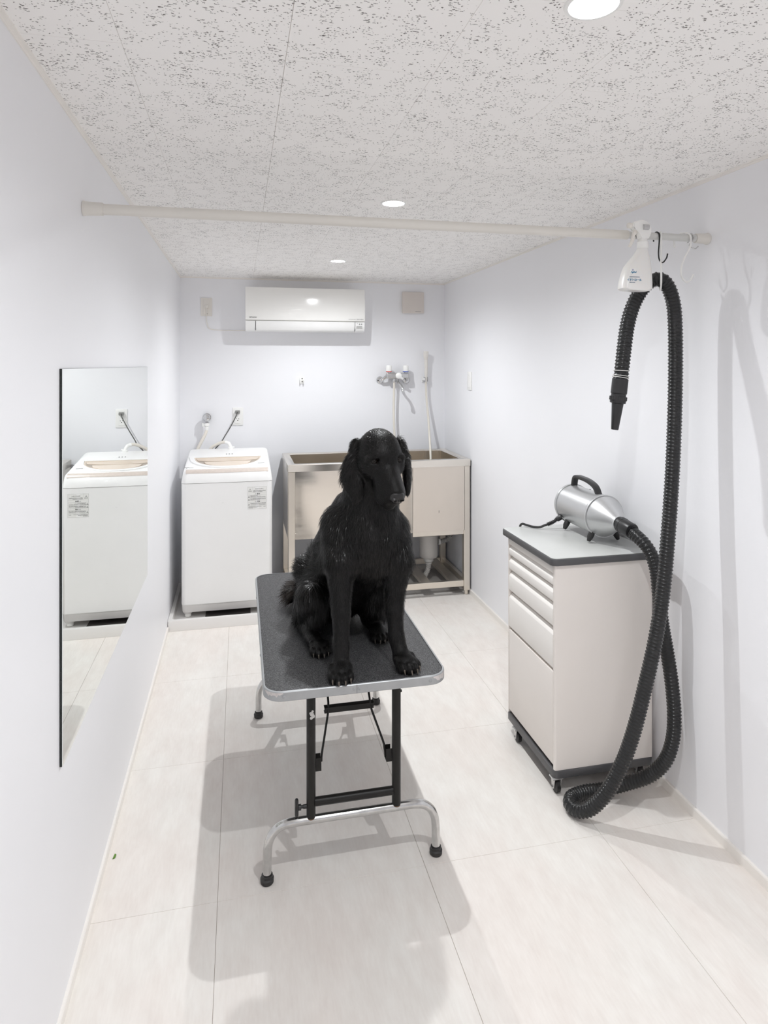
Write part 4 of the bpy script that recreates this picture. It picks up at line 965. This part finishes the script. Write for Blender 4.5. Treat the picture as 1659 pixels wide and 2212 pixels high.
# hose: from the cone down to the floor, up over the hook and down to the nozzle
HP = [(1.346, 2.112, 0.921), (1.349, 2.075, 0.918), (1.353, 2.030, 0.905), (1.364, 1.985, 0.882), (1.378, 1.962, 0.845), (1.388, 1.950, 0.79), (1.393, 1.945, 0.72), (1.402, 1.940, 0.62), (1.418, 1.935, 0.52), (1.428, 1.925, 0.42), (1.430, 1.915, 0.32),
      (1.424, 1.915, 0.235), (1.402, 1.925, 0.160), (1.362, 1.955, 0.098), (1.300, 1.990, 0.058), (1.225, 2.015, 0.032), (1.160, 2.022, 0.027), (1.105, 2.008, 0.027), (1.080, 1.978, 0.027), (1.088, 1.942, 0.030), (1.118, 1.910, 0.055),
      (1.160, 1.880, 0.125), (1.200, 1.858, 0.225), (1.232, 1.842, 0.34), (1.264, 1.832, 0.48), (1.292, 1.822, 0.62), (1.312, 1.815, 0.76), (1.325, 1.811, 0.90), (1.338, 1.811, 1.05), (1.348, 1.811, 1.20), (1.355, 1.811, 1.38), (1.357, 1.811, 1.53),
      (1.355, 1.811, 1.64), (1.348, 1.811, 1.70), (1.330, 1.811, 1.748), (1.303, 1.812, 1.7715), (1.272, 1.822, 1.764), (1.242, 1.833, 1.728), (1.215, 1.835, 1.674), (1.194, 1.828, 1.615), (1.178, 1.818, 1.55), (1.166, 1.811, 1.49), (1.160, 1.811, 1.445)]
path = resample(spline(HP, 12), 0.0112/6)
def hose_r(i, a):
    ph = (i/6.0 + a/(2*math.pi)) % 1.0
    return 0.0208 + 0.0031*math.exp(-((ph-0.5)/0.15)**2)
bm = bmesh.new(); tube(bm, path, hose_r, 22)
hose = part('hose', bm, M_hoseblk, dr, 'long black ribbed hose looped over the hook', smooth=80)
A = Vector((1.3465, 2.100, 0.9215)); Dn = Vector((0.004, -0.085, -0.011))
bm = bmesh.new(); lathe(bm, [(0, 0.0265), (0.002, 0.0285), (0.018, 0.0285), (0.019, 0.0272), (0.066, 0.0268), (0.068, 0.0255)], A, Dn, 28); part('coupling', bm, M_black, hose, 'smooth black coupling on the dryer')
B = Vector((1.1605, 1.811, 1.456)); Dn = Vector((-0.020, 0, -0.161))
bm = bmesh.new()
n = 40; t = Dn.normalized(); u = Vector((0, 1, 0)); v = t.cross(u)
rings = []
for h, r, rib in ((0.0, 0.0225, 0), (0.001, 0.0245, 0), (0.046, 0.0245, 0), (0.048, 0.0225, 0), (0.055, 0.0225, 0), (0.0555, 0.0265, 1), (0.067, 0.0265, 1), (0.0685, 0.0245, 0), (0.076, 0.0235, 0), (0.078, 0.0178, 0), (0.158, 0.0112, 0), (0.160, 0.0100, 0)):
    rings.append([B + t*h + (u*math.cos(2*math.pi*k/n)+v*math.sin(2*math.pi*k/n))*(r - (0.0018 if rib and k % 2 else 0)) for k in range(n)])
loft(bm, rings); part('nozzle', bm, M_black, hose, 'tapered black air nozzle')
bm = bmesh.new()
for h, tl in ((-0.010, 0.0), (-0.004, 0.10), (-0.026, -0.18)):
    c = B + t*h
    tube(bm, [c + u*0.0246*math.cos(a) + v*0.0246*math.sin(a) + t*(0.010*tl*math.sin(a)) for a in [2*math.pi*k/32 for k in range(32)]], 0.0011, 6, closed=True)
part('wire_tie', bm, M_wire, hose, 'white wire wrapped above the nozzle')

# ================================================================== SMALL SCRAP ON FLOOR
bm = bmesh.new(); loft(bm, [[(-0.374+a, 2.10+b, z) for a, b in ((-0.004, -0.010), (0.003, -0.006), (0.004, 0.006), (-0.001, 0.010))] for z in (0.0004, 0.003)])
solid('leaf_scrap', bm, M_leaf, 'tiny green scrap on the floor beside the left baseboard', 'scrap')

#DOG#
# ================================================================== DOG
# one continuous body grown from a distance field (metric, world space), then meshed
class Field:
    def __init__(s, lo, hi, h):
        s.h = h; s.lo = np.array(lo, np.float32)
        s.n = np.ceil((np.array(hi)-s.lo)/h).astype(int)+1
        s.D = np.full(s.n, 0.2, np.float32)
        s.ax = [s.lo[i] + h*np.arange(s.n[i], dtype=np.float32) for i in range(3)]
    def region(s, c0, c1, m):
        a = np.clip(np.floor((np.minimum(c0, c1)-m-s.lo)/s.h).astype(int), 0, s.n); b = np.clip(np.ceil((np.maximum(c0, c1)+m-s.lo)/s.h).astype(int)+1, 0, s.n)
        sl = tuple(slice(a[i], b[i]) for i in range(3))
        return sl, s.ax[0][sl[0]][:, None, None], s.ax[1][sl[1]][None, :, None], s.ax[2][sl[2]][None, None, :]
    def put(s, sl, d, k, sub=False):
        A = s.D[sl]
        if d.size == 0: return
        if sub:
            hh = np.clip(0.5 - 0.5*(A + d)/k, 0, 1); s.D[sl] = A*(1-hh) + (-d)*hh + k*hh*(1-hh)
        else:
            hh = np.clip(0.5 + 0.5*(A - d)/k, 0, 1); s.D[sl] = A*(1-hh) + d*hh - k*hh*(1-hh)
    def cap(s, a, b, ra, rb, k=0.02):
        a = np.array(a, float); b = np.array(b, float)
        sl, X, Y, Z = s.region(a, b, max(ra, rb)+2.5*k+0.01)
        ba = b-a; q = ba.dot(ba)
        t = np.clip(((X-a[0])*ba[0]+(Y-a[1])*ba[1]+(Z-a[2])*ba[2])/q, 0, 1)
        d = np.sqrt((X-a[0]-t*ba[0])**2+(Y-a[1]-t*ba[1])**2+(Z-a[2]-t*ba[2])**2) - (ra+(rb-ra)*t)
        s.put(sl, d, k)
    def ell(s, c, rad, axes=None, k=0.02, sub=False):
        c = np.array(c, float); R = np.eye(3) if axes is None else np.array(axes, float)
        sl, X, Y, Z = s.region(c, c, max(rad)+2.5*k+0.01)
        dx, dy, dz_ = X-c[0], Y-c[1], Z-c[2]
        p = [(dx*R[i][0]+dy*R[i][1]+dz_*R[i][2])/rad[i] for i in range(3)]
        k0 = np.sqrt(p[0]**2+p[1]**2+p[2]**2)
        k1 = np.sqrt((p[0]/rad[0])**2+(p[1]/rad[1])**2+(p[2]/rad[2])**2)+1e-6
        s.put(sl, k0*(k0-1)/k1, k, sub)
    def mesh(s):
        D = s.D; S = D < 0
        nx, ny, nz = s.n
        c8 = [S[i:nx-1+i, j:ny-1+j, k:nz-1+k] for i in (0, 1) for j in (0, 1) for k in (0, 1)]
        cnt = sum(c.astype(np.int8) for c in c8)
        I = np.argwhere((cnt > 0) & (cnt < 8))
        idx = np.full((nx-1, ny-1, nz-1), -1, np.int32); idx[tuple(I.T)] = np.arange(len(I))
        cs = np.array([(i, j, k) for i in (0, 1) for j in (0, 1) for k in (0, 1)])
        V = np.stack([D[tuple((I+c).T)] for c in cs], 1)
        acc = np.zeros((len(I), 3)); num = np.zeros(len(I))
        for a in range(8):
            for b in range(a+1, 8):
                if np.abs(cs[a]-cs[b]).sum() != 1: continue
                va, vb = V[:, a], V[:, b]; m = (va < 0) != (vb < 0)
                t = np.where(m, va/np.where(m, va-vb, 1), 0)
                acc += np.where(m[:, None], cs[a]+t[:, None]*(cs[b]-cs[a]), 0); num += m
        P = s.lo + s.h*(I + acc/num[:, None])
        faces = []
        for ax in range(3):
            o = [i for i in range(3) if i != ax]
            a = [slice(1, -1)]*3; a[ax] = slice(0, -1); b = [slice(1, -1)]*3; b[ax] = slice(1, None)
            s0, s1 = S[tuple(a)], S[tuple(b)]
            E_ = np.argwhere(s0 != s1)
            fl = s0[tuple(E_.T)]
            base = E_.copy(); base[:, o[0]] += 1; base[:, o[1]] += 1
            q = []
            for d0, d1 in ((-1, -1), (0, -1), (0, 0), (-1, 0)):
                w = base.copy(); w[:, o[0]] += d0; w[:, o[1]] += d1; q.append(idx[tuple(w.T)])
            q = np.stack(q, 1)
            if ax == 1: fl = ~fl
            q[~fl] = q[~fl][:, ::-1]; faces.append(q)
        return P, np.concatenate(faces)
    def normals(s, P):
        g = np.clip(((P-s.lo)/s.h).astype(int), 1, s.n-2)
        i, j, k = g.T; D = s.D
        N = np.stack([D[i+1, j, k]-D[i-1, j, k], D[i, j+1, k]-D[i, j-1, k], D[i, j, k+1]-D[i, j, k-1]], 1)
        return N/(np.linalg.norm(N, axis=1, keepdims=True)+1e-9)

def np_mesh(name, P, Fc, m):
    me = bpy.data.meshes.new(name)
    nv, nf = len(P), len(Fc); me.vertices.add(nv); me.vertices.foreach_set('co', np.asarray(P, np.float32).ravel())
    me.loops.add(nf*4); me.loops.foreach_set('vertex_index', np.asarray(Fc, np.int32).ravel())
    me.polygons.add(nf); me.polygons.foreach_set('loop_start', np.arange(0, nf*4, 4, dtype=np.int32))
    me.update(calc_edges=True); me.validate(); me.materials.append(m); me.shade_smooth()
    return me

def np_part(name, P, Fc, m, parent, label=None, stuff=False):
    o = ORG[parent.name]
    me = np_mesh(name, np.asarray(P) - np.array(o), Fc, m)
    ob = bpy.data.objects.new(name, me); C.objects.link(ob); ob.parent = parent; ORG[ob.name] = o
    if label: ob['label'] = label
    if stuff: ob['kind'] = 'stuff'
    return ob

nrm = lambda v: np.array(v, float)/np.linalg.norm(v)
HY, HP_ = math.radians(13), math.radians(48)
hh_ = np.array([math.sin(HY), -math.cos(HY), 0]); hr = np.array([math.cos(HY), math.sin(HY), 0])
hd = hh_*math.cos(HP_) + np.array([0, 0, -math.sin(HP_)]); hu = hh_*math.sin(HP_) + np.array([0, 0, math.cos(HP_)])
E0 = np.array([0.432, 1.905, 1.214])
HX = [hr, hd, hu]
def H(r, d, u): return E0 + r*hr + d*hd + u*hu

fd = Field((0.07, 1.77, 0.578), (0.63, 2.62, 1.335), 0.0032)
# trunk
fd.cap((0.402, 2.065, 0.935), (0.365, 2.215, 0.80), 0.112, 0.118, 0.03)
fd.cap((0.375, 2.15, 1.000), (0.318, 2.375, 0.745), 0.076, 0.096, 0.03)
fd.cap((0.385, 2.13, 0.85), (0.338, 2.30, 0.705), 0.095, 0.112, 0.03)
fd.ell((0.322, 2.350, 0.685), (0.115, 0.110, 0.098), k=0.03)
fd.ell((0.402, 2.000, 0.925), (0.088, 0.075, 0.100), k=0.03)
# neck
fd.cap((0.420, 1.985, 1.190), (0.402, 2.060, 1.020), 0.070, 0.096, 0.03)
fd.cap((0.412, 2.020, 1.080), (0.402, 2.010, 0.960), 0.072, 0.092, 0.03)
# shoulders and upper arms
fd.cap((0.318, 2.060, 0.985), (0.306, 1.990, 0.885), 0.066, 0.054, 0.03)
fd.cap((0.474, 2.050, 0.965), (0.484, 1.990, 0.875), 0.062, 0.052, 0.03)
# front legs
def chain(pts, k):
    for (a, ra), (b, rb) in zip(pts[:-1], pts[1:]): fd.cap(a, b, ra, rb, k)
chain([((0.304, 1.990, 0.890), .050), ((0.302, 1.970, 0.835), .036), ((0.298, 1.935, 0.745), .0265), ((0.294, 1.908, 0.665), .0235), ((0.291, 1.890, 0.622), .0245)], 0.012)
chain([((0.486, 1.990, 0.880), .050), ((0.478, 1.978, 0.830), .036), ((0.469, 1.955, 0.735), .0255), ((0.470, 1.933, 0.660), .0230), ((0.477, 1.910, 0.622), .0245)], 0.012)
CLAWS = []
def paw(c, dr_, s, up=0.0):
    f = nrm(dr_); l = np.array([-f[1], f[0], 0.0]); c = np.array(c, float); z = np.array([0, 0, 1.0])
    fd.ell(c, (0.026*s, 0.032*s, 0.021*s), (l, f, z), 0.012)
    for la, fo, r in ((-0.0215, 0.020, 0.0115), (-0.0078, 0.031, 0.0130), (0.0078, 0.031, 0.0130), (0.0215, 0.020, 0.0115)):
        t = c + l*la*s + f*fo*s; t[2] = TZ + 0.0135*s
        fd.ell(t, (0.0095*s, 0.0165*s, 0.0135*s), (l, f, z), 0.0035)
        fd.cap(t - f*0.022*s + z*0.014*s, t - f*0.004*s, 0.008*s, 0.009*s, 0.004)
        CLAWS.append((t + f*0.0135*s - z*0.001*s, f, s))
paw((0.2850, 1.868, 0.6075), (-0.05, -1, 0), 1.22)
paw((0.4830, 1.888, 0.6075), (0.32, -1, 0), 1.22)
# hind legs
fd.ell((0.226, 2.285, 0.765), (0.036, 0.060, 0.045), k=0.03)
fd.ell((0.243, 2.200, 0.692), (0.047, 0.118, 0.105), (nrm((1, 0.05, -0.05)), nrm((-0.05, 1, -0.35)), nrm((0.05, 0.35, 1))), 0.025)
fd.ell((0.452, 2.225, 0.680), (0.055, 0.118, 0.100), (nrm((1, -0.05, 0.05)), nrm((0.05, 1, -0.35)), nrm((-0.05, 0.35, 1))), 0.025)
chain([((0.224, 2.115, 0.745), .042), ((0.214, 2.250, 0.628), .027)], 0.02)
chain([((0.214, 2.250, 0.622), .023), ((0.233, 2.075, 0.610), .023)], 0.012)
chain([((0.470, 2.135, 0.735), .042), ((0.460, 2.265, 0.628), .027)], 0.02)
chain([((0.460, 2.265, 0.622), .023), ((0.450, 2.115, 0.610), .023)], 0.012)
paw((0.2450, 2.048, 0.6055), (0.02, -1, 0), 1.1)
paw((0.4490, 2.108, 0.6055), (0.10, -1, 0), 1.05)
# tail lying on the table
chain([((0.300, 2.43, 0.640), .040), ((0.255, 2.49, 0.634), .030), ((0.215, 2.49, 0.640), .026), ((0.192, 2.46, 0.634), .020), ((0.184, 2.43, 0.622), .012)], 0.015)
# head: brain case, brow, muzzle, jaw, flews
fd.ell(H(0, -0.046, -0.024), (0.0635, 0.074, 0.064), HX, 0.02)
fd.ell(H(0, -0.014, -0.014), (0.050, 0.040, 0.034), HX, 0.02)
for sg in (-1, 1):
    fd.ell(H(sg*0.044, -0.012, -0.038), (0.028, 0.044, 0.034), HX, 0.02)
    fd.cap(H(sg*0.0125, 0.026, -0.036), H(sg*0.0125, 0.098, -0.034), 0.033, 0.0270, 0.012)
fd.cap(H(0, 0.010, -0.020), H(0, 0.106, -0.017), 0.0290, 0.0245, 0.014)
fd.ell(H(-0.024, 0.080, -0.050), (0.021, 0.046, 0.036), HX, 0.010)
fd.ell(H(0.021, 0.080, -0.048), (0.021, 0.044, 0.034), HX, 0.010)
fd.cap(H(0, 0.010, -0.064), H(-0.004, 0.112, -0.066), 0.036, 0.0200, 0.012)
fd.cap(H(0, -0.03, -0.07), (0.412, 2.02, 1.08), 0.050, 0.070, 0.025)
for sg in (-1, 1):
    fd.ell(H(sg*0.0405, 0.001, 0.004), (0.0140, 0.0125, 0.0125), HX, 0.008, True)
    fd.cap(H(sg*0.057, -0.0065, -0.003), H(sg*0.029, -0.0075, 0.009), 0.0085, 0.0088, 0.007)
    fd.cap(H(sg*0.052, 0.007, -0.015), H(sg*0.031, 0.015, -0.007), 0.0048, 0.0048, 0.006)
# ears
fd.ell((0.353, 1.972, 1.226), (0.026, 0.016, 0.045), (nrm((0.8, -0.6, 0)), nrm((-0.6, -0.8, 0.1)), nrm((0.25, -0.1, 1))), 0.012)
fd.ell((0.336, 1.957, 1.160), (0.034, 0.0135, 0.066), (nrm((0.85, -0.5, 0.1)), nrm((-0.5, -0.85, 0.1)), nrm((-0.10, -0.05, 1))), 0.010)
fd.ell((0.346, 1.945, 1.118), (0.024, 0.012, 0.040), (nrm((0.85, -0.5, 0)), nrm((-0.5, -0.85, 0)), nrm((-0.15, 0, 1))), 0.008)
fd.ell((0.500, 1.995, 1.228), (0.017, 0.030, 0.045), (nrm((1, 0.1, 0.25)), nrm((-0.1, 1, 0)), nrm((-0.25, 0, 1))), 0.012)
fd.ell((0.516, 1.985, 1.165), (0.0125, 0.038, 0.058), (nrm((1, -0.25, 0.05)), nrm((0.25, 1, 0)), nrm((-0.05, 0, 1))), 0.010)
fd.ell((0.514, 1.970, 1.122), (0.0110, 0.024, 0.036), (nrm((1, -0.25, 0)), nrm((0.25, 1, 0)), nrm((0.05, 0, 1))), 0.008)
# the table top carries it: nothing below the surface
fd.D = np.maximum(fd.D, (TZ + 0.0022 - fd.ax[2])[None, None, :])
P, Q = fd.mesh()

dog = thing('dog', (0.345, 2.15, TZ+0.0016), 'black long-coated retriever dog sitting upright on the grooming table', 'dog')
dogb = np_part('body', P, Q, M_coat, dog)

def small_field(c, ext, hstep, build):
    f2 = Field(np.array(c)-ext, np.array(c)+ext, hstep); build(f2); return f2.mesh()
NO = H(0, 0.1215, -0.0165)
nd_ = hd*math.cos(0.5)+hu*math.sin(0.5); nu_ = hu*math.cos(0.5)-hd*math.sin(0.5); NX = [hr, nd_, nu_]
def nose_build(f2):
    f2.ell(NO, (0.0235, 0.0140, 0.0205), NX, 0.004)
    f2.ell(NO - 0.010*hd + 0.001*hu, (0.0195, 0.016, 0.0165), HX, 0.004)
    for sg in (-1, 1):
        f2.ell(NO + sg*0.0125*hr + 0.0085*nd_ - 0.004*nu_, (0.0085, 0.0085, 0.0068), NX, 0.003)
        f2.ell(NO + sg*0.0105*hr + 0.0145*nd_ - 0.0060*nu_, (0.0052, 0.0080, 0.0042), NX, 0.002, True)
    f2.ell(NO + 0.0165*nd_ - 0.009*nu_, (0.0014, 0.006, 0.011), NX, 0.0015, True)
Pn, Qn = small_field(NO, 0.034, 0.0012, nose_build)
np_part('nose', Pn, Qn, M_nose, dog)
for sg in (-1, 1):
    bm = bmesh.new(); ball(bm, H(sg*0.0405, -0.0005, -0.0065), 0.0118, 20, 14)
    part('eye', bm, M_eye, dog)
for c, f, s in CLAWS:
    bm = bmesh.new()
    p0 = Vector(c) + Vector(f)*-0.002 + Vector((0, 0, 0.003)); p1 = Vector(c)+Vector(f)*0.0025*s+Vector((0, 0, 0.0012)); p2 = Vector(c)+Vector(f)*0.0055*s; p2.z = TZ+0.0055
    tube(bm, [p0, p1, p2], [0.0026*s, 0.0022*s, 0.0010*s], 8)
    part('claw', bm, M_claw, dog)

# coat: single hairs on the body, combed along guide directions
GUIDE = []
def g(p, d, ln, lift=0.25): GUIDE.append((np.array(p, float), nrm(d), ln, lift))
g(H(0, .06, .012), -hd, .005, .12); g(H(0, .10, .0), -hd, .003, .1); g(H(.03, .06, -.03), -hd-.3*hu, .005, .12); g(H(-.03, .06, -.03), -hd-.3*hu, .005, .12)
g(H(0, 0, .02), -hd+.2*hu, .006, .15); g(H(0, -.05, .055), -hd, .009, .18); g(H(0, -.11, .02), -hd-.5*hu, .014, .2)
g(H(-.06, -.04, 0), -hd-.3*hr, .010); g(H(.06, -.04, 0), -hd+.3*hr, .010); g(H(-.05, 0, -.05), -hd-.6*hu, .010); g(H(.05, 0, -.05), -hd-.6*hu, .010); g(H(0, .07, -.07), -hd, .007)
g((.345, 1.975, 1.235), (-.5, 0, -.8), .020, .4); g((.318, 1.955, 1.175), (-.5, 0, -.85), .030, .35); g((.345, 1.94, 1.15), (-.05, 0, -1), .016, .15); g((.348, 1.94, 1.10), (0, 0, -1), .012, .15)
g((.508, 1.99, 1.235), (.4, 0, -.9), .020, .4); g((.528, 1.985, 1.17), (.3, .1, -.9), .020, .3); g((.515, 1.965, 1.11), (0, 0, -1), .010, .15)
g((.34, 2.05, 1.08), (-.3, .2, -.9), .024, .3); g((.30, 2.10, 1.03), (-.35, .2, -.85), .028, .35); g((.41, 1.97, 1.05), (0, -.1, -1), .022); g((.485, 2.03, 1.06), (.2, 0, -.95), .020, .25)
g((.27, 2.05, .98), (-.15, .1, -1), .028, .3); g((.26, 2.08, .90), (-.1, .2, -1), .024); g((.30, 1.95, .93), (.1, -.1, -1), .022, .2); g((.50, 1.95, .92), (-.1, -.1, -1), .024, .2); g((.545, 2.04, .95), (.2, .1, -1), .030, .35)
g((.40, 1.93, .94), (0, -.1, -1), .022, .2); g((.40, 1.95, .86), (0, 0, -1), .030, .25); g((.40, 2.0, .82), (0, .1, -1), .036, .3); g((.545, 2.02, .87), (.2, .1, -1), .032, .35)
for lx in (.300, .486):
    g((lx, 1.93, .85), (0, 0, -1), .016, .2); g((lx, 1.91, .75), (0, 0, -1), .009, .2); g((lx-.006, 1.88, .67), (0, 0, -1), .007, .2); g((lx, 1.99, .76), (0, .4, -.9), .030, .4); g((lx-.008, 1.86, .61), (0, -.7, -.6), .006, .15)
g((.24, 2.05, .61), (0, -.7, -.6), .006, .15); g((.45, 2.09, .61), (0, -.7, -.6), .006, .15)
g((.20, 2.12, .72), (-.25, -.1, -1), .038, .3); g((.235, 2.08, .74), (0, -.15, -1), .040, .25); g((.19, 2.20, .68), (-.5, .1, -.8), .038, .4); g((.185, 2.25, .63), (-.8, .2, -.4), .034, .4); g((.225, 2.26, .81), (-.45, .25, .5), .046, .8); g((.21, 2.30, .76), (-.7, .4, .2), .034, .5)
g((.215, 2.12, .64), (-.1, 0, -1), .022, .3); g((.50, 2.2, .7), (.4, .2, -.8), .034, .4); g((.45, 2.08, .72), (0, -.2, -1), .035, .3)
g((.30, 2.30, .88), (-.1, .6, -.7), .024, .25); g((.32, 2.44, .76), (0, .6, -.7), .030, .3); g((.44, 2.25, .85), (.3, .5, -.8), .026)
TAILG = len(GUIDE)
g((.245, 2.49, .66), (-.6, .5, .1), .044, .5); g((.205, 2.49, .665), (-.85, -.1, .15), .055, .45); g((.185, 2.46, .645), (-.9, -.3, .0), .052, .4); g((.18, 2.43, .625), (-.8, -.5, -.05), .045, .35)
GP = np.array([a[0] for a in GUIDE]); GD = np.array([a[1] for a in GUIDE]); GL = np.array([a[2] for a in GUIDE]); GF = np.array([a[3] for a in GUIDE])

def hairs(n):
    A = P[Q]
    ar = np.linalg.norm(np.cross(A[:, 2]-A[:, 0], A[:, 3]-A[:, 1]), axis=1)
    ce = A.mean(1)
    ar[ce[:, 2] < TZ+0.006] = 0
    ar *= np.where(ce[:, 1] > 2.42, 0.6, 1.0)*np.where(ce[:, 2] > 1.08, 1.5, 1.0)
    fi = rng.choice(len(Q), n, p=ar/ar.sum())
    u, v = rng.random((n, 1)), rng.random((n, 1))
    p = A[fi, 0]*(1-u)*(1-v)+A[fi, 1]*u*(1-v)+A[fi, 2]*u*v+A[fi, 3]*(1-u)*v
    N = fd.normals(p)
    d2 = ((p[:, None, :]-GP[None])**2).sum(2)+1e-5
    w = d2**-2.5; near = d2.argmin(1); w /= w.sum(1, keepdims=True)
    D = w@GD; Ln = (w@GL); lf = w@GF
    ph = np.sin(p@np.array([[90, 160, 210.], [210, 70, -120], [-130, 190, 80]]).T + np.array([0., 2, 4]))
    D = D + 0.22*ph + 0.16*rng.normal(size=D.shape)
    D = D - N*(D*N).sum(1, keepdims=True); D /= np.linalg.norm(D, axis=1, keepdims=True)+1e-9
    Ln = Ln*rng.uniform(0.6, 1.25, n)
    lf = (lf*rng.uniform(0.5, 1.3, n))[:, None]; L = Ln[:, None]
    t0 = D + N*lf; t0 /= np.linalg.norm(t0, axis=1, keepdims=True)
    t1 = D + N*lf*0.25 + np.array([0, 0, -0.22]); t1 /= np.linalg.norm(t1, axis=1, keepdims=True)
    a0 = p - N*0.0008; a1 = p + t0*L*0.4; a2 = a1 + t1*L*0.35; a3 = a2 + (t1 + np.array([0, 0, -0.15]))*L*0.25
    a1, a2, a3 = [np.concatenate([a[:, :2], np.maximum(a[:, 2:], TZ+0.0025)], 1) for a in (a1, a2, a3)]
    W_ = np.cross(t0, N); W_ /= np.linalg.norm(W_, axis=1, keepdims=True)+1e-9
    W_ += 0.35*N*rng.normal(size=(n, 1))
    wd_ = (0.00030 + 0.009*Ln)[:, None]*0.68
    V = np.stack([a0-W_*wd_, a0+W_*wd_, a1-W_*wd_, a1+W_*wd_, a2-W_*wd_*0.7, a2+W_*wd_*0.7, a3-W_*wd_*0.12, a3+W_*wd_*0.12], 1)
    return V, near >= TAILG
V, istail = hairs(90000)
def strand_mesh(V):
    n = len(V); b = (np.arange(n)*8)[:, None]
    q = np.concatenate([b+np.array([[0, 1, 3, 2]]), b+np.array([[2, 3, 5, 4]]), b+np.array([[4, 5, 7, 6]])], 1).reshape(-1, 4)
    return V.reshape(-1, 3), q
np_part('fur', *strand_mesh(V[~istail]), M_fur, dog, None, True)
np_part('tail_fur', *strand_mesh(V[istail]), M_furb, dog, 'brownish fringe of the tail', True)
